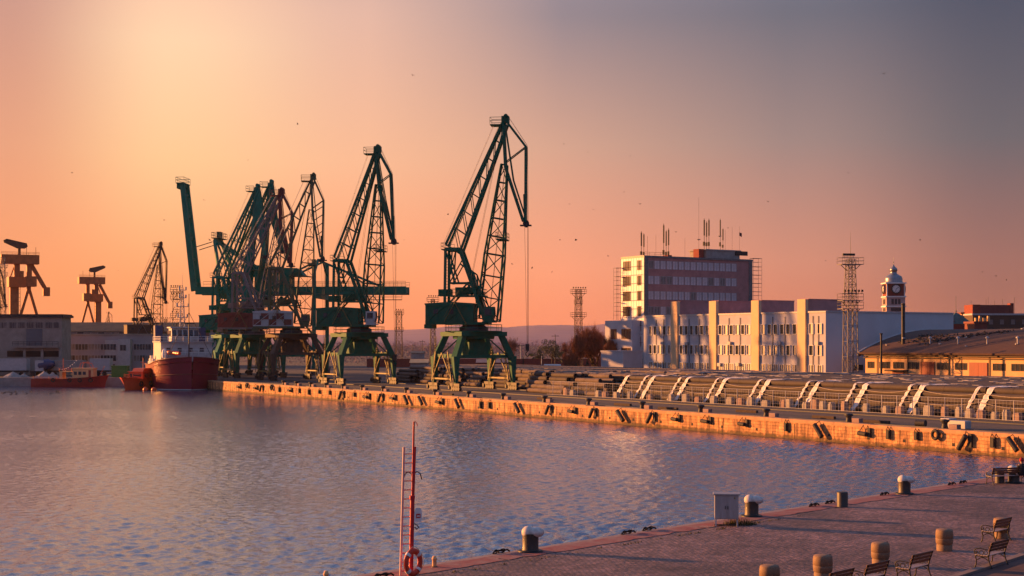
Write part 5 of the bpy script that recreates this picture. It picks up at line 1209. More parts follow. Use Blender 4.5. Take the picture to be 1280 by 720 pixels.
m = MB(); lattice(m, [(-1.2, -.5, 12.6), (-.2, -.5, 12.6), (-.2, .5, 12.6), (-1.2, .5, 12.6)], [(-.9, -.2, 20), (-.5, -.2, 20), (-.5, .2, 20), (-.9, .2, 20)], 7, .07, .045)
m.tube((-.7, 0, 20), (-.7, 0, 23.5), .05, .03, 5)
for z, w_ in ((14.6, 2.2), (16.8, 2.6), (18.6, 1.6), (20.2, 1.6)): m.bb(-1.2, -.2, -w_ / 2, w_ / 2, z, z + .12); m.bb(-.3, .1, -w_ / 2, -w_ / 2 + .3, z + .1, z + .8); m.bb(-.3, .1, w_ / 2 - .3, w_ / 2, z + .1, z + .7)
m.build('radar_mast', M['pale'], r)
m = MB(); m.tube((8.6, 0, 5.4), (8.6, 0, 19.2), .13, .08, 6); m.tube((8.6, 0, 15.5), (9.8, 4.5, 6.2), .05, None, 4); m.tube((8.6, 0, 15.5), (9.8, -4.5, 6.2), .05, None, 4); m.bb(8.3, 8.9, -1.0, 1.0, 13.2, 13.4); m.build('foremast', M['dark_steel'], r)
m = MB(); m.tube((4.6, -4.4, 7.6), (11.2, -2.2, 7.3), .42, .36, 8); m.bb(3.2, 4.6, -5.0, -3.6, 6.0, 8.2); m.build('deck_crane', M['boatorange'], r)
m = MB()
for k in range(5): m.bb(-7 + k * 1.6, -6.2 + k * 1.6, -6.1, -5.5, 4.6, 5.6 + (k % 3) * .6)
m.lathe([(.5, 0), (.6, .8), (.4, 1.6), (.05, 1.9)], 10, (7.2, -4.6, 6.4)); m.lathe([(.5, 0), (.55, .9), (.05, 1.3)], 10, (4.5, 4.6, 7)); railing(m, [(6, -4.6, 7), (8.2, -4.6, 7), (8.2, 4.6, 7), (6, 4.6, 7)], 1.0, .04); railing(m, [(-6, -5.2, 9.7), (6, -5.2, 9.7), (6, 5.2, 9.7), (-6, 5.2, 9.7)], 1.0, .04); m.build('deck_fittings', M['white'], r)
for k, (i, z) in enumerate(((6, 1.8), (8, 1.6), (10, 1.9))): m = MB(); m.torus((rows[i][2][0], -rows[i][2][1] - .25, z), .7, .28, (0, 1, 0), 18, 8); m.build('tyre_fender', M['rubber'], hl)
# small orange pilot boat alongside
bd = Vector((.05, -1, 0)).normalized(); bp_ = Vector((X(170.5, 284), 288, 0))
r = thing('pilot_boat', 'small bright orange pilot boat beside the red ship', 'boat', bp_, atan2(bd.y, bd.x) - radians(24))
m = MB(); rows2 = hull_mesh(m, 10.5, 4.6, 2.0, 2.6, flare=.7, full=.5, draft=.6); hb = m.build('hull', M['boatorange'], r)
m = MB(); m.bb(-3.8, 2.0, -1.7, 1.7, 1.7, 3.5); m.bb(-4.0, 2.2, -1.9, 1.9, 3.5, 3.65); m.prism([(-1.4, 3.65), (1.4, 3.65), (.9, 4.3), (-1.4, 4.3)], -1.3, 1.3); cb = m.build('cabin', M['boatorange'], r)
for sy in (1, -1):
    for k in range(3): w = MB(); w.bb(-3.2 + k * 1.7, -2.0 + k * 1.7, sy * 1.7 - .03, sy * 1.7 + .03, 2.4, 3.2); w.build('window', M['glass'], cb)
w = MB(); w.bb(2.0, 2.03, -1.3, 1.3, 2.5, 3.2); w.build('window', M['glass'], cb)
m = MB(); railing(m, [(4.4, -1.0, 2.3), (2.5, -2.0, 2.1), (-4.8, -2.1, 1.9)], .9, .05); railing(m, [(4.4, 1.0, 2.3), (2.5, 2.0, 2.1), (-4.8, 2.1, 1.9)], .9, .05); m.tube((-.5, 0, 4.3), (-.5, 0, 6.4), .05, None, 5); m.bar((-.5, -.7, 5.4), (-.5, .7, 5.4), .08); m.build('rail', M['boatorange'], r)
for sy in (1, -1):
    for k in (6, 11, 16): m = MB(); m.torus((rows2[k][2][0], sy * (rows2[k][2][1] + .2), 1.2), .42, .18, (0, 1, 0), 16, 8); m.build('tyre_fender', M['rubber'], hb)
m = MB(); m.lathe([(.05, -.55), (.5, -.3), (.55, 0), (.5, .3), (.05, .55)], 12); o = m.build('buoy', M['boatorange'], loc=(X(182, 280), 280, .2)); tag(o, 'orange mooring buoy floating close to the pilot boat hull', 'buoy', 'orange mooring buoys')
o = MB().lathe([(.05, -.55), (.5, -.3), (.55, 0), (.5, .3), (.05, .55)], 12).build('buoy', M['boatorange'], loc=(X(192.5, 279), 279, .2)); tag(o, 'orange mooring buoy floating under the red ship side', 'buoy', 'orange mooring buoys')
# red fishing boat moored across the basin
d = 303.5; r = thing('fishing_boat', 'long low red fishing boat with cream wheelhouse moored across the basin', 'boat', (X(86, d), d, 0), 0)
m = MB(); rw = hull_mesh(m, 15.2, 3.8, 1.75, 2.5, flare=.8, full=.7, draft=.6, rake=1.0); hb = m.build('hull', M['boatred'], r)
m = MB()
for k in (7, 12, 15, 18): m.torus((rw[k][3][0], -(rw[k][3][1] + .12), 1.5), .36, .14, (0, 1, 0), 16, 7)
m.build('tyre_fender', M['rubber'], hb)
m = MB(); m.bb(1.2, 5.6, -1.35, 1.35, 1.4, 3.9); m.bb(1.0, 5.8, -1.5, 1.5, 3.9, 4.05); m.bb(-1.6, 1.0, -1.3, 1.3, 3.2, 3.35); m.bb(-1.6, -1.0, -1.3, 1.3, 1.4, 3.2); cb = m.build('wheelhouse', M['cream'], r)
for k in range(3): w = MB(); w.bb(1.5 + k * .95, 2.15 + k * .95, -1.38, -1.35, 2.6, 3.3); w.build('window', M['glass'], cb)
w = MB(); w.bb(4.6, 5.1, -1.38, -1.35, 1.6, 3.6); w.build('door', M['boatred'], cb)
m = MB(); railing(m, [(-1.6, -1.3, 3.35), (1, -1.3, 3.35)], .7, .05, step=.9); m.path([(2.6, -1.0, 4.05), (2.8, -1.0, 5.0), (3.6, -1.0, 5.3), (4.6, -1.0, 5.0), (5.0, -1.0, 4.05)], .07, 5); m.path([(2.6, 1.0, 4.05), (2.8, 1.0, 5.0), (3.6, 1.0, 5.3), (4.6, 1.0, 5.0), (5.0, 1.0, 4.05)], .07, 5); railing(m, [(-7, -1.7, 1.7), (-2, -1.8, 1.7)], .6, .03); m.tube((6.4, 0, 2), (7.6, 0, 4.4), .06, None, 5); m.tube((-1.2, 0, 3.3), (-1.2, 0, 6.2), .07, None, 5); m.build('rail', M['boatorange'], r)
m = MB(); 
for i in range(9): f = i / 8; m.lathe([(.02, -.12), (.12, 0), (.02, .12)], 6, (-1.4 + 3.4 * f, -1.2, 3.7 + 1.9 * f - .5 * sin(pi * f)))
m.build('float_string', M['white'], r)
# things on the far quay
def truck(px0, px1, d, lab, kind):
    x0, x1 = X(px0, d), X(px1, d); L = x1 - x0; r = thing('truck', lab, 'truck', (x0, d, GZ), 0, None)
    if kind == 'trailer': MB().bb(0, L, 0, 2.5, 1.3, 3.9).bb(0, L, -.05, 2.55, 3.9, 3.98).build('trailer_body', M['pale'], r); MB().bb(.2, L - .2, .4, 2.1, .9, 1.28).build('chassis', M['dark_steel'], r)
    elif kind == 'mixer':
        m = MB(); m.path([(1.2, 1.2, 2.2), (2.2, 1.2, 2.4), (4.2, 1.2, 2.7), (5.4, 1.2, 2.9)], [.7, 1.25, 1.25, .5], 16); m.build('drum', M['navy'], r); MB().bb(.1, L, .4, 2.1, .8, 1.2).build('chassis', M['dark_steel'], r); MB().bb(L - 1.9, L, .1, 2.4, 1.2, 3.6).build('cab', M['pale'], r)
    else:
        m = MB(); m.bb(0, L, 0, 2.5, 1.3, 3.6)
        for k in range(int(L / .6)): m.bb(.2 + k * .6, .28 + k * .6, -.06, 0, 1.3, 3.6)
        m.build('curtain_body', M['concrete'], r); MB().bb(.2, L - .2, .4, 2.1, .9, 1.28).build('chassis', M['dark_steel'], r)
    for k in (.8, 2.0, L - 1.2): MB().tube((k, .0, .5), (k, .35, .5), .5, None, 14).build('wheel', M['rubber'], r)
truck(-30, 33, 322, 'long white trailer parked below the concrete warehouse loading doors', 'trailer')
truck(36, 54, 320, 'cement mixer truck with pale cab and blue drum', 'mixer')
truck(57, 104, 322, 'grey curtain sided trailer parked behind the red fishing boat', 'curtain')
truck(112, 137, 324, 'pale box trailer parked in front of the harbour office', 'trailer')
o = MB().bb(-1.7, 1.7, 0, 2.2, .1, 2.5).bb(-1.8, 1.8, -.1, 2.3, 2.4, 2.6).build('skip', M['truckgreen'], loc=(X(149, 310), 310, GZ)); tag(o, 'bright green metal container on the far quay', 'container')
for i, (px, w_, h_) in enumerate(((16, 4.2, 1.3), (55, 4.0, 1.4), (66, 3.0, 1.2), (30, 2.6, .9))):
    random.seed(40 + i); m = MB(); n = 12; vs = [(0, 0, h_)]; fs = []
    for k in range(1, 4):
        for j in range(n): a = 2 * pi * j / n; rr = w_ * .5 * k / 3 * random.uniform(.85, 1.15); vs.append((rr * cos(a), rr * sin(a) * .6, h_ * (1 - k / 3) * random.uniform(.8, 1.1)))
    for j in range(n): fs.append((0, 1 + j, 1 + (j + 1) % n))
    for k in range(2):
        for j in range(n): a = 1 + k * n; fs.append((a + j, a + n + j, a + n + (j + 1) % n, a + (j + 1) % n))
    o = m.add(vs, fs, 0, False).build('rubble_heap', M['concrete'], loc=(X(px, 312), 312, GZ)); tag(o, ['wide grey heap of rubble in front of the white trailer', 'grey rubble heap just behind the stern of the red fishing boat', 'smaller rubble heap under the grey curtain sided trailer', 'low rubble heap beside the cement mixer truck'][i], 'rubble heap', 'rubble heaps on the far quay')
# ------------------------------------------------------------------ promenade furniture
def gp(px, py): return GP(px, py)
def mooring(px, py, k, lab):
    p = gp(px, py); r = thing('mooring_bollard', lab, 'bollard', p, 0, 'white topped mooring bollards')
    MB().lathe([(.52, 0), (.52, .04), (.46, .07)], 20).build('base_plate', M['iron'], r)
    m = MB(); m.lathe([(.36, .06), (.33, .12), (.33, .62), (.34, .66)], 24); m.build('post', M['bolbody'], r)
    m = MB(); n = 18                                       # kidney shaped white head leaning landward
    prof = [(0.0, .60), (.10, .64), (.16, .72), (.15, .82), (.09, .90), (0, .94)]
    for cx, sx, sy, zt in ((-.10, .26, .31, .93), (.20, .37, .33, .89)):
        vs = []; fs = []; R_ = 8
        for i in range(R_ + 1):
            a = -pi / 2 * .55 + (pi / 2 * 1.55) * i / R_
            for j in range(n): b = 2 * pi * j / n; vs.append((cx + sx * cos(a) * cos(b), sy * cos(a) * sin(b), .70 + (zt - .70) * sin(a)))
        for i in range(R_):
            for j in range(n): fs.append((i * n + j, i * n + (j + 1) % n, (i + 1) * n + (j + 1) % n, (i + 1) * n + j))
        m.add(vs, fs, 0, True); m.add(vs[:n], [tuple(range(n))[::-1]])
    m.build('head', M['boltop'], r); r.scale = (k * .92, k * .92, k * 1.03)
    return r
mooring(663, 689.5, .98, 'black mooring bollard with white head beside the red ladder, nearest along the edge')
mooring(939.5, 645.5, 1.0, 'black mooring bollard with white head just behind the grey cabinet')
mooring(1130.5, 617.5, 1.0, 'black mooring bollard with white head past the dark post, standing alone at the edge')
mooring(1267, 603.5, 1.0, 'mooring bollard with white head showing over the bench where the person sits')
def dark_post(px, py, h_, lab):
    r = thing('black_bollard', lab, 'bollard', gp(px, py), 0, 'short black cylinder bollards')
    MB().lathe([(.27, 0), (.255, .02), (.255, h_ - .03), (.24, h_)], 22).build('body', M['bolbody'], r); MB().lathe([(.238, h_ + .001), (.2, h_ + .015), (.01, h_ + .02)], 22).build('cap', M['dark_steel'], r)
dark_post(1053, 633.5, .68, 'short black cylinder bollard between two white headed bollards on the edge')
dark_post(1249.5, 603.8, .68, 'short black cylinder bollard in front of the bench with the person')
def barrel(px, py, lab):
    r = thing('barrel_bollard', lab, 'bollard', gp(px, py), random.uniform(0, 3), 'barrel shaped granite bollards')
    m = MB(); m.lathe([(.28, 0), (.285, .20), (.268, .215), (.268, .235), (.30, .26), (.315, .40), (.318, .435), (.306, .445), (.306, .46), (.318, .47), (.312, .66), (.30, .74), (.27, .775), (.10, .79), (.01, .79)], 28); m.build('stone_body', M['granite'], r)
    m = MB(); m.torus((.24, 0, .775), .03, .008, (0, 1, 0), 10, 5); m.build('eyelet', M['iron'], r)
barrel(1180.5, 688, 'granite barrel bollard standing alone between the two pairs of benches')
barrel(1100.5, 706.5, 'granite barrel bollard directly behind the bench with its whole back showing, left of it')
barrel(1028.5, 724, 'granite barrel bollard standing second from the picture corner with low base cut off')
barrel(962, 738, 'granite barrel bollard whose top alone shows at the bottom of the picture')
barrel(1252, 672.5, 'granite barrel bollard half hidden by the upper bench back')
# benches: cast iron ends, wooden seat and back; local x along the bench, +y is the way one faces
def bench_end(m, x):
    def P(y, z): return (x, y, z)
    r = .022
    m.path([P(.30, 0), P(.25, .10), P(.235, .25), P(.27, .36), P(.25, .42)], [.028, .022, .02, .024, .026], 6)
    m.path([P(-.33, 0), P(-.26, .12), P(-.20, .28), P(-.19, .42), P(-.25, .62), P(-.33, .86), P(-.36, .90)], [.028, .022, .024, .026, .022, .02, .018], 6)
    m.path([P(-.19, .40), P(0, .385), P(.25, .41)], .022, 6)
    m.path([P(-.18, .27), P(-.05, .345), P(.06, .355), P(.22, .26)], .016, 6)
    pts = [P(-.24, .62), P(-.05, .645), P(.12, .66), P(.24, .64), P(.31, .58), P(.30, .51), P(.25, .49), P(.215, .53), P(.235, .57)]
    m.path(pts, .02, 6); m.path([P(.25, .42), P(.30, .47), P(.31, .52)], .018, 6)
    m.torus((x, .06, .52), .075, .013, (1, 0, 0), 14, 5); m.torus((x, -.10, .53), .06, .012, (1, 0, 0), 14, 5); m.torus((x, .19, .46), .04, .011, (1, 0, 0), 12, 5)
    m.torus((x, -.24, .72), .05, .011, (1, 0, 0), 12, 5)
def bench(px, py, lab, fdir, L=1.25, group='cast iron benches along the path'):
    f = Vector((fdir[0], fdir[1], 0)).normalized(); p = gp(px, py); r = thing('park_bench', lab, 'bench', p, atan2(f.y, f.x) - pi / 2, group)
    for x in (-L / 2, L / 2): m = MB(); bench_end(m, x); m.build('end_frame', M['iron'], r)
    m = MB()
    for k in range(5): y = -.15 + k * .095; m.box((0, y, .435 - .006 * k + .004 * k * k * .5), (L + .12, .075, .028))
    m.build('seat', mat('bench_seat_slats', (.34, .27, .25), .45, 0, .2, 3, stretch=(1, 12, 12)) if 'bench_seat_slats' not in bpy.data.materials else bpy.data.materials['bench_seat_slats'], r, bevel=.006)
    m = MB()
    for z, y in ((.62, -.235), (.735, -.275), (.85, -.315)): 
        a = atan2(.04, .115); R_ = MB(Matrix.Translation((0, y, z)) @ Matrix.Rotation(a, 4, 'X')); R_.box((0, 0, 0), (L + .14, .026, .10)); m.v += []; b0 = len(m.v); m.v += R_.v; m.f += [tuple(b0 + i for i in f_) for f_ in R_.f]; m.mi += R_.mi; m.sm += R_.sm
    m.build('backrest', M['benchwood'], r, bevel=.006)
    return r
FD = (-NV.y, NV.x)
bench(1239, 707.5, 'cast iron bench with brown back, whole legs showing beside the path kerb', FD)
bench(1245, 676.5, 'cast iron bench in front of the half hidden granite barrel bollard', FD)
bench(1142, 724.5, 'cast iron bench cut by the lower picture edge, its whole brown back showing', FD)
bench(1086, 738, 'cast iron bench mostly below the picture edge, only back and arm scroll showing', FD)
bench(1041, 749, 'bench showing just the top of its back at the bottom picture edge', FD)
bench(1259, 604.5, 'dark bench at the far water edge where a person in red hat sits', (-.35, .94), 2.3)
# person sitting on the far bench, seen from behind
def person(p, rz):
    r = bpy.data.objects.new('person', None)
    V_ = [(0, 0, .50), (0, -.02, .72), (0, -.02, .98), (0, 0, 1.05), (0, .02, 1.12), (0, .035, 1.22), (0, .04, 1.30),
          (.11, .02, .50), (.13, .44, .50), (.13, .47, .10), (.13, .60, .05), (-.11, .02, .50), (-.14, .42, .50), (-.14, .52, .10), (-.14, .65, .05),
          (.19, -.01, 1.00), (.25, .10, .74), (.15, .34, .62), (.10, .40, .61), (-.19, -.01, 1.00), (-.25, .10, .74), (-.15, .34, .62), (-.10, .40, .61)]
    E = [(0, 1), (1, 2), (2, 3), (3, 4), (4, 5), (5, 6), (0, 7), (7, 8), (8, 9), (9, 10), (0, 11), (11, 12), (12, 13), (13, 14), (2, 15), (15, 16), (16, 17), (17, 18), (2, 19), (19, 20), (20, 21), (21, 22)]
    R = [.15, .16, .15, .06, .075, .10, .075, .10, .075, .055, .045, .10, .075, .055, .045, .075, .055, .045, .04, .075, .055, .045, .04]
    me = bpy.data.meshes.new('person'); me.from_pydata(V_, E, []); o = bpy.data.objects.new('person', me); COL.objects.link(o)
    sk = o.modifiers.new('skin', 'SKIN'); 
    for i, rr in enumerate(R): me.skin_vertices[0].data[i].radius = (rr * (1.15 if i < 3 else 1), rr)
    me.skin_vertices[0].data[0].use_root = True
    ss = o.modifiers.new('smooth', 'SUBSURF'); ss.levels = 1; ss.render_levels = 2; me.materials.append(M['skin'])
    o.location = p; o.rotation_euler.z = rz; tag(o, 'person in red knit hat and dark coat sitting on the far bench', 'person')
    m = MB(); m.lathe([(.19, .45), (.24, .50), (.225, .74), (.235, .95), (.20, 1.03), (.10, 1.09)], 16)
    for s_ in (1, -1): m.path([(s_ * .19, -.01, .99), (s_ * .255, .10, .75), (s_ * .16, .33, .63)], [.095, .075, .062], 10)
    m.build('coat', M['coat'], o)
    m = MB()
    for s_ in (1, -1): m.path([(s_ * .11, .04, .51), (s_ * .135, .44, .51), (s_ * .135, .50, .16)], [.115, .09, .07], 10)
    m.build('trousers', M['trousers'], o)
    m = MB(); m.lathe([(.112, 1.20), (.122, 1.24), (.12, 1.30), (.09, 1.37), (.03, 1.40), (.01, 1.41)], 14, (0, .035, 0)); m.lathe([(.01, 1.40), (.045, 1.43), (.01, 1.47)], 10, (0, .035, 0)); m.build('hat', M['hat'], o)
    m = MB()
    for s_ in (1, -1): m.path([(s_ * .135, .44, .06), (s_ * .135, .60, .05), (s_ * .135, .70, .035)], [.055, .05, .035], 8)
    m.build('shoe_pair', M['coat'], o)
pb = gp(1277.5, 604.5); ff = Vector((-.35, .94, 0)).normalized()
person((pb.x, pb.y, GZ - .0), atan2(ff.y, ff.x) - pi / 2)
# grey cabinet
cp_ = gp(908, 657); r = thing('electric_cabinet', 'pale grey metal cabinet on short legs with weeds growing underneath', 'cabinet', cp_, radians(-7))
m = MB(); m.bb(-.49, .49, -.30, .30, .30, 1.30); m.build('body', M['cabinet'], r, bevel=.01)
m = MB(); m.prism([(-.36, 1.302), (.36, 1.302), (.36, 1.34), (.0, 1.40), (-.36, 1.36)], -.55, .55, axis='x'); m.build('lid', M['cabinet'], r)
for x0, x1 in ((-.475, -.008), (.008, .475)): m = MB(); m.bb(x0, x1, -.325, -.302, .33, 1.27); d1 = m.build('door', M['cabinet'], r); m = MB(); m.bb(x1 - .06 if x0 < 0 else x0 + .03, x1 - .03 if x0 < 0 else x0 + .06, -.35, -.326, .72, .86); m.build('handle', M['dark_steel'], d1)
m = MB(); m.bb(.30, .36, -.3275, -.3262, 1.14, 1.22); m.build('warning_sticker', M['yellow'], r)
for x in (-.44, .44):
    for y in (-.25, .25): MB().bb(x - .03, x + .03, y - .03, y + .03, 0, .30).build('leg', M['pale'], r)
m = MB(); m.bb(-.50, .50, -.08, -.02, .02, .06); m.build('cross_rail', M['dark_steel'], r)
random.seed(5)
m = MB(); c = gp(925, 656)
for k in range(420):
    a = random.uniform(0, 2 * pi); rr = .55 * sqrt(random.random()); x, y = c.x + rr * cos(a) * 1.3, c.y + rr * sin(a) * .7; h_ = random.uniform(.08, .42) * (1.1 - rr); b_ = random.uniform(0, 2 * pi); w_ = .014
    tx, ty = x + random.uniform(-.12, .12), y + random.uniform(-.12, .12); m.add([(x - w_ * cos(b_), y - w_ * sin(b_), GZ), (x + w_ * cos(b_), y + w_ * sin(b_), GZ), (tx, ty, GZ + h_)], [(0, 1, 2)])
tag(m.build('weed_tuft', M['weed']), 'dry tuft of weeds growing under the grey cabinet', 'weeds')
m = MB()
for k in range(700):                                        # grass in the joint between coping and cobbles
    s_ = random.uniform(-16, 14); 
    if mn.noise(Vector((s_ * .8, 0, 4))) < -.05: continue
    p = NW(s_, 1.95 + random.gauss(0, .07)); h_ = random.uniform(.02, .09); b_ = random.uniform(0, 6.3)
    m.add([(p.x - .02 * cos(b_), p.y - .02 * sin(b_), GZ), (p.x + .02 * cos(b_), p.y + .02 * sin(b_), GZ), (p.x + random.uniform(-.05, .05), p.y + random.uniform(-.05, .05), GZ + h_)], [(0, 1, 2)])
tag(m.build('joint_grass', M['weed']), 'sparse dry grass along the joint behind the quay coping', 'grass', kind='stuff')
# mooring rings with shackles along the edge
def ring(px, py, lab):
    p = gp(px, py); r = thing('mooring_ring', lab, 'mooring ring', p, RZN, 'iron mooring rings on the promenade edge')
    m = MB(); m.torus((0, 0, .08), .13, .028, (.2, 1, 1.2), 18, 6); m.build('ring', M['iron'], r)
    m = MB(); m.path([(-.45, 0, .03), (-.38, 0, .10), (-.18, 0, .12), (.12, .02, .08), (.32, .02, .10), (.42, 0, .03)], .035, 6); m.torus((-.3, .02, .08), .085, .025, (0, 1, .5), 14, 6); m.build('shackle', M['iron'], r)
for px, py, lab in ((627, 691.5, 'iron mooring ring just before the bollard by the red ladder'), (786, 667.5, 'first iron mooring ring of the pair midway along the edge'), (812, 663, 'second iron mooring ring of the pair midway along the edge'), (1018, 633, 'iron mooring ring lying a step before the short black bollard pair'), (1038, 629.5, 'iron mooring ring close against the short black cylinder bollard'), (1106, 619, 'iron mooring ring beside the white headed bollard standing alone'), (1190, 606.3, 'first iron mooring ring beyond the last lone bollard'), (1204, 604.2, 'iron mooring ring closest to the bench with the person'), (480, 722, 'iron mooring ring at the foot of the red ladder')): ring(px, py, lab)
# red post with ladder and lifebuoy
bx = gp(513, 719.5); r = thing('rescue_post', 'tall red rescue post at the quay edge with a small white sign', 'rescue post', bx, radians(20))
m = MB(); m.tube((.02, 0, 0), (.07, 0, 2.58), .075, None, 12); m.bb(-.09, .09, -.09, .09, 0, .04); m.build('lower_post', M['poleRed'], r)
m = MB(); m.tube((.07, 0, 2.56), (.12, 0, 5.05), .04, .032, 10); m.path([(.12, 0, 5.02), (.17, 0, 5.05), (.22, 0, 5.0), (.235, 0, 4.9)], .014, 6); m.build('upper_post', M['poleRed'], r)
m = MB(); m.tube((.06, 0, 2.50), (.06, 0, 2.62), .095, None, 12); m.build('collar', M['poleRed'], r)
m = MB(); n = 24; cx, cz = .24, 1.98
m.add([(cx + .13 * cos(a) , -.10, cz + .27 * max(-.8, min(.9, sin(a) * 1.1))) for a in [2 * pi * i / n for i in range(n)]] + [(cx + .13 * cos(a), -.075, cz + .27 * max(-.8, min(.9, sin(a) * 1.1))) for a in [2 * pi * i / n for i in range(n)]], [tuple(range(n)), tuple(range(2 * n - 1, n - 1, -1))] + [(i, i + n, (i + 1) % n + n, (i + 1) % n) for i in range(n)])
sg_ = m.build('sign', M['white'], r); m = MB(); m.bb(cx - .075, cx + .075, -.106, -.102, cz - .09, cz + .05); m.build('red_panel', M['poleRed'], sg_)
m = MB(); m.bb(cx - .05, cx + .05, -.11, -.107, cz - .045, cz - .005); m.bb(cx - .07, cx + .07, -.106, -.102, cz + .09, cz + .12); m.build('pictogram', M['white'], sg_)
m = MB(); m.path([(.10, -.06, 1.72), (.2, -.09, 1.66), (.26, -.09, 1.58), (.2, -.08, 1.52), (.13, -.07, 1.6)], .03, 6); m.build('rope_coil', M['rope'], r)
lb = thing('ladder', 'pale pink steel ladder hung upright on the red rescue post', 'ladder', bx + Vector((-.06, .06, 0)), radians(20))
m = MB(); m.tube((-.28, 0, -.1), (-.16, 0, 4.22), .043, None, 8); m.build('rail', M['ladder'], lb)
m = MB(); m.tube((.07, 0, -.1), (.22, 0, 4.22), .036, None, 8); m.build('rail', M['poleRed'], lb)
for k in range(14): z = .15 + k * .295; f = z / 4.22; m = MB(); m.tube((-.28 + .12 * f, 0, z), (.07 + .15 * f, 0, z), .018, None, 6); m.build('rung', M['poleRed'], lb)
m = MB()
for x in (-.02, .28): m.path([(x - .17, 0, 2.75 if x < 0 else 3.1), (x - .17, 0, 3.15), (x - .10, 0, 3.33), (x, 0, 3.40), (x + .11, 0, 3.33), (x + .17, 0, 3.13)], .02, 6)
m.build('hook', M['dark_steel'], lb)
lo = thing('lifebuoy', 'orange lifebuoy with white bands hanging on the red rescue post', 'lifebuoy', bx + Vector((.10, -.16, .46)), radians(50))
m = MB(); ns, nm = 40, 10; R0, r0 = .335, .095
vs = []; fs = []; mi = []
for i in range(ns):
    a = 2 * pi * i / ns
    for j in range(nm): b = 2 * pi * j / nm; rr = R0 + r0 * cos(b); vs.append((rr * cos(a), r0 * .75 * sin(b), rr * sin(a) * 1.08))
for i in range(ns):
    for j in range(nm): fs.append((i * nm + j, i * nm + (j + 1) % nm, ((i + 1) % ns) * nm + (j + 1) % nm, ((i + 1) % ns) * nm + j))
m.add(vs, fs, 0, True); ring_o = m.build('ring', M['buoyorange'], lo)
for k in range(4): 
    m = MB(); a = pi / 4 + k * pi / 2; pts = [(R0 * cos(a + d_), 0, R0 * 1.08 * sin(a + d_)) for d_ in (-.13, 0, .13)]; m.path(pts, r0 + .006, 12); m.build('white_band', M['white'], lo)
m = MB(); k = 0
pts = []
for i in range(48): a = 2 * pi * i / 48; rr = .45 + .03 * cos(4 * a); pts.append((rr * cos(a), -.03, rr * sin(a) * 1.08))
m.path(pts, .011, 5, closed=True); m.build('grab_rope', M['rope'], lo)
# small posts near the ladder
def stub(px, py, h_, lab, z=GZ):
    p = GP(px, py, z); r = thing('edge_post', lab, 'post', p, 0, 'small ochre posts at the quay edge'); MB().lathe([(.085, 0), (.075, .03), (.075, h_ - .12), (.09, h_ - .11), (.09, h_ - .07), (.07, h_ - .06), (.06, h_), (.01, h_)], 14).build('post', M['cream'], r)
    MB().lathe([(.11, 0), (.11, .03), (.08, .035)], 14).build('foot', M['iron'], r)
stub(543, 709, .38, 'small ochre post on the quay edge beside the lifebuoy')
stub(407.5, 738, .60, 'small ochre post cut by the lower picture edge, away from the ladder')

# ------------------------------------------------------------------ trees, scrub, birds
def bare_tree(label, px, d, ytop, wpx, seed, matl='twig', group='bare brown trees', dens=1.0, nb=7):
    random.seed(seed); H = Z(ytop, d) - GZ; R = wpx / 2 * d / F; r = thing('bare_tree', label, 'tree', (X(px, d), d, GZ), 0, group)
    tr = MB(); cr = MB()
    def grow(p, dr, L, rad, dep):
        q = p + dr * L; (tr if dep < 2 else cr).tube(p, q, rad, rad * .65, 5 if dep < 2 else 3, 0, False)
        if dep >= 4:
            for _ in range(int(10 * dens)):
                e = q + Vector((random.gauss(0, 1), random.gauss(0, 1), random.gauss(.55, .8))) * L * .55; w = Vector((random.gauss(0, 1), random.gauss(0, 1), random.gauss(0, .5))) * .022 * (d / 330)
                s_ = p.lerp(q, random.random()); cr.add([s_ - w, s_ + w, e], [(0, 1, 2)])
            return
        for _ in range(3 if dep else nb):
            nd = (dr + Vector((random.gauss(0, .5), random.gauss(0, .5), random.gauss(.12, .3))) * (1.1 if dep == 0 else .85)); nd.z = max(nd.z, .05); nd.normalize()
            grow(p.lerp(q, random.uniform(.35, 1)), nd, L * random.uniform(.6, .85), rad * .55, dep + 1)
    for k in range(3): a = random.uniform(0, 6.28); grow(Vector((random.uniform(-.25, .25) * R, random.uniform(-.2, .2) * R, 0)), Vector((cos(a) * .35, sin(a) * .35, 1)).normalized(), H * .30, H * .02, 0)
    for mb in (tr, cr):
        xs = [v[0] for v in mb.v]; zs = [v[2] for v in mb.v]
    mx_ = max(abs(v[0]) for v in cr.v); mz = max(v[2] for v in cr.v)
    for mb in (tr, cr): mb.v = [(v[0] * R * 1.08 / mx_, v[1] * R / mx_, v[2] * H / mz) for v in mb.v]
    tr.build('trunk', M['bark'], r); cr.build('crown', M[matl], r)
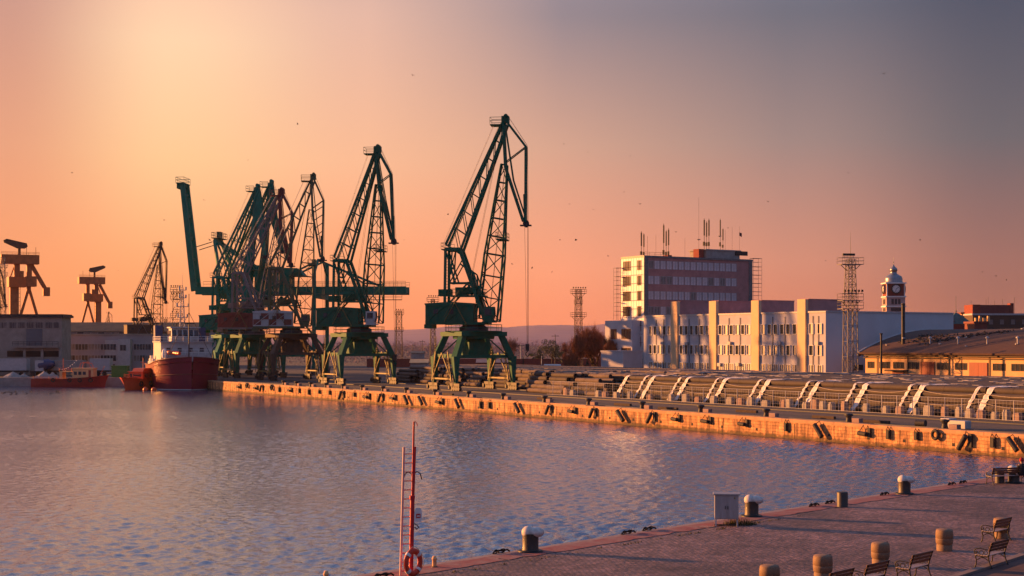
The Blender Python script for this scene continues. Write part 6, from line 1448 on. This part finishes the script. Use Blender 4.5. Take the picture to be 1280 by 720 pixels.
def leafy(label, px, d, ytop, wpx, seed, matl='leafgreen', n=1600, group='small green trees', cone=False):
    random.seed(seed); H = Z(ytop, d) - GZ; R = wpx / 2 * d / F; r = thing('conifer' if cone else 'leafy_tree', label, 'tree', (X(px, d), d, GZ), 0, group)
    tr = MB(); tr.tube((0, 0, 0), (0, 0, H * (.9 if cone else .55)), .05 * R + .08, .03, 7); 
    for k in range(6): a = k * 1.05; tr.tube((0, 0, H * .3), (R * .6 * cos(a), R * .6 * sin(a), H * .65), .06, .03, 5)
    tr.build('trunk', M['bark'], r); cr = MB()
    cl = [(Vector((random.gauss(0, .42) * R, random.gauss(0, .42) * R, H * random.uniform(.28, .86))), random.uniform(.22, .42) * R) for _ in range(16)]
    for k in range(n):
        if cone:
            z = H * (1 - sqrt(random.random())) * .98 + .02 * H; rr = R * (1 - z / H) * sqrt(random.random()) * (1 + .25 * sin(z * 5)); a = random.uniform(0, 6.3); p = Vector((rr * cos(a), rr * sin(a), z))
        else: c, cr_ = random.choice(cl); v = Vector((random.gauss(0, 1), random.gauss(0, 1), random.gauss(0, .85))).normalized(); p = c + v * cr_ * random.random() ** .4
        s_ = random.uniform(.12, .3) * (R ** .5) * .45; u = Vector((random.gauss(0, 1), random.gauss(0, 1), random.gauss(0, 1))).normalized(); w = u.orthogonal().normalized()
        cr.add([p - u * s_, p + w * s_ * .7, p + u * s_, p - w * s_ * .7], [(0, 1, 2, 3)])
    cr.build('crown', M[matl], r)
bare_tree('tallest bare brown tree beside the lattice mast and bright annex', 743, 330, 396, 62, 21, dens=4.0, nb=9)
bare_tree('dense bare brown tree between the mast and the taller tree', 722, 326, 408, 36, 22, dens=3)
bare_tree('bare brown tree leaning in front of the small bright annex', 762, 322, 411, 34, 23, dens=3)
bare_tree('reddish low bare tree at the foot of the lattice mast', 712, 318, 432, 30, 24, dens=2.5)
bare_tree('grey bare tree on the horizon beside the lone crane leg', 640, 520, 416, 22, 25, dens=.8)
bare_tree('thin bare tree on the horizon beside the round green tree', 706, 480, 424, 18, 26, dens=.8)
leafy('round spring green tree on the horizon by the tall pole', 690, 430, 422, 32, 31)
leafy('low yellowish green tree beside the round spring green tree', 674, 450, 431, 20, 32)
leafy('small dark conifer bush beside the lone crane leg', 654, 300, 444, 7, 33, 'conifer', 900, 'dark conifer bushes', True)
leafy('dark conifer bush under the tallest bare tree', 734, 300, 447, 13, 34, 'conifer', 900, 'dark conifer bushes', True)
leafy('dark conifer bush at the foot of the lattice mast', 720, 300, 452, 9, 35, 'conifer', 700, 'dark conifer bushes', True)
leafy('low yellow green tree in front of the long brown hall', 150 + 46, 380, 411, 40, 36, 'leafgreen', 700)
leafy('bare grey treetop above the blank end wall corner', 1182, 400, 387, 9, 37, 'twig', 260, 'small green trees')
# far scrubby woodland and low sheds between the cranes
random.seed(77); m = MB()
for k in range(42000):
    d = random.uniform(470, 1500); px = random.uniform(300, 815); x = X(px, d); 
    hh = 8.5 * (.6 + .5 * mn.noise(Vector((x * .02, d * .01, 0)))) * (.75 + d / 1500 * .8); 
    if mn.noise(Vector((x * .05, d * .02, 9))) < -.25: continue
    z = GZ + hh * random.random() ** 1.15; s_ = random.uniform(.2, .5) * (d / 700) ** .5; u = Vector((random.gauss(0, 1), random.gauss(0, .4), random.gauss(.3, 1))).normalized(); w = u.orthogonal().normalized(); p = Vector((x, d, z))
    m.add([p - u * s_, p + w * s_ * .35, p + u * s_, p - w * s_ * .35], [(0, 1, 2, 3)])
tag(m.build('woodland', M['scrub']), 'brown leafless scrub wood stretching to the hills', 'woodland', kind='stuff')
def shed(label, px0, px1, y0, d, roofm, wallm, hgt=1.0):
    x0, x1 = X(px0, d), X(px1, d); w = x1 - x0; h_ = Z(y0, d) - GZ; r = thing('low_shed', label, 'shed', ((x0 + x1) / 2, d, GZ), 0, 'low sheds beyond the pipe yard')
    MB().bb(-w / 2, w / 2, 0, 8, 0, h_ - hgt).build('wall', wallm, r); MB().prism([(-.4, h_ - hgt), (4, h_), (8.4, h_ - hgt)], -w / 2 - .3, w / 2 + .3, axis='x').build('roof', roofm, r)
shed('low shed with pale pink roof right of the lone crane hook', 682, 700, 455.5, 310, M['pale'], M['concrete'])
shed('long low shed seen under the portal of the lone crane', 596, 640, 449, 420, M['coping'], M['brickred'])
shed('small shed with orange lit roof between the two nearer cranes', 513, 534, 449, 400, M['cream'], M['concrete'])
shed('grey hut among bare trees between the two nearer cranes', 514, 529, 439, 470, M['dark_steel'], M['concrete'], .6)
m = MB(); d = 520; 
bl = MB().bb(-40, 40, 0, .4, 0, 2.6); tag(bl.build('boundary_wall', M['brickred'], loc=(X(620, 440), 440, GZ)), 'long low reddish boundary wall behind the pipe yard', 'wall')
# warehouse behind the chequered crane
# birds
def bird_mesh(name, spread, m_):
    m = MB(); s_ = 1
    m.lathe([(.0, -.18), (.05, -.10), (.07, 0), (.045, .11), (.0, .17)], 7)
    b = MB(Matrix.Rotation(pi / 2, 4, 'X')); b.v = []; 
    vs = [(v[0], v[2], v[1]) for v in m.v]; m.v = vs
    if spread:
        for k in (-1, 1): m.add([(0, .06, .02), (0, -.07, .02), (k * .22, -.06, .12), (k * .22, .05, .12), (k * .46, -.10, .02)], [(0, 1, 2, 3), (3, 2, 4)])
    else: m.add([(-.02, -.16, .0), (.02, -.16, 0), (.03, -.30, .02), (-.03, -.30, .02)], [(0, 1, 2, 3)]); m.lathe([(0, .05), (.04, .08), (.035, .12), (0, .14)], 6, (0, .14, 0))
    me = bpy.data.meshes.new(name); me.from_pydata(m.v, [], m.f); me.materials.append(m_); me.update(); return me
flyb, sitb, gull = bird_mesh('flying_bird', True, M['bird']), bird_mesh('perched_bird', False, M['bird']), bird_mesh('perched_gull', False, M['gull'])
random.seed(3)
sky_b = [(516, 94), (372, 155), (687, 88), (1105, 92), (712, 255), (720, 300), (705, 180), (735, 190), (788, 195), (800, 255), (255, 250), (262, 300), (148, 338), (205, 275), (560, 268), (475, 292), (505, 300), (665, 335), (690, 340), (742, 262), (845, 290), (910, 285), (985, 298), (1032, 326), (1228, 340), (1258, 350), (1245, 345), (90, 216), (1190, 272), (1150, 300), (700, 300), (760, 320), (780, 240), (640, 330), (310, 200), (960, 252), (1060, 216)]
for px, py in sky_b:
    d = random.uniform(180, 420); o = bpy.data.objects.new('flying_bird', flyb); COL.objects.link(o); o.location = (X(px, d), d, Z(py, d)); o.rotation_euler = (random.uniform(-.4, .4), random.uniform(-.5, .5), random.uniform(0, 6.3)); s_ = random.uniform(.7, 1.2); o.scale = (s_,) * 3
    tag(o, 'small dark bird flying in the open sunset sky', 'bird', 'birds flying over the harbour')
wh_, SPAN_, EH_, RH_ = WHF
def roof_pt(x, y): f = (y + .9) / (SPAN_ + 1.8); return Vector((x, y, EH_ + (RH_ - EH_) * (1 - (2 * f - 1) ** 2)))
WM = Matrix.Translation(wh_.location) @ Matrix.Rotation(RZP, 4, 'Z')
for k in range(150):
    if k < 60: x, y = random.gauss(8.5, 2.4), random.uniform(3.5, 8.5)
    else: f = random.random(); x, y = 11 + f * 11 + random.gauss(0, .9), 3.5 + f * 8 + random.gauss(0, .6)
    p = WM @ roof_pt(max(.5, x), max(1, y)); o = bpy.data.objects.new('perched_bird', sitb); COL.objects.link(o); o.location = p + Vector((0, 0, .08)); o.rotation_euler.z = random.uniform(0, 6.3); s_ = random.uniform(1.3, 2.0); o.scale = (s_,) * 3
    tag(o, 'dark bird in the flock resting on the arched brown roof', 'bird', 'birds resting on the warehouse roof')
for k, (x, y) in enumerate(((3, 2), (14.5, 2.6), (21, 1.5), (30, 2.5), (22, 14), (17, 6))):
    p = WM @ roof_pt(x, y); o = bpy.data.objects.new('perched_gull', gull); COL.objects.link(o); o.location = p + Vector((0, 0, .12)); o.rotation_euler.z = k; o.scale = (1.6,) * 3; tag(o, 'pale gull standing apart on the arched brown roof', 'bird', 'gulls on the warehouse roof')
for k in range(34):
    px, py = random.uniform(0, 74), random.uniform(488.5, 493.5); d = CAMZ * F / (py - HY); o = bpy.data.objects.new('floating_bird', sitb); COL.objects.link(o); o.location = (X(px, d), d, .04); o.rotation_euler.z = random.uniform(0, 6.3); s_ = random.uniform(1.2, 1.8); o.scale = (s_, s_, s_); tag(o, 'dark water bird floating in the flock near the far quay', 'bird', 'water birds floating near the far quay')
bpy.context.view_layer.update()
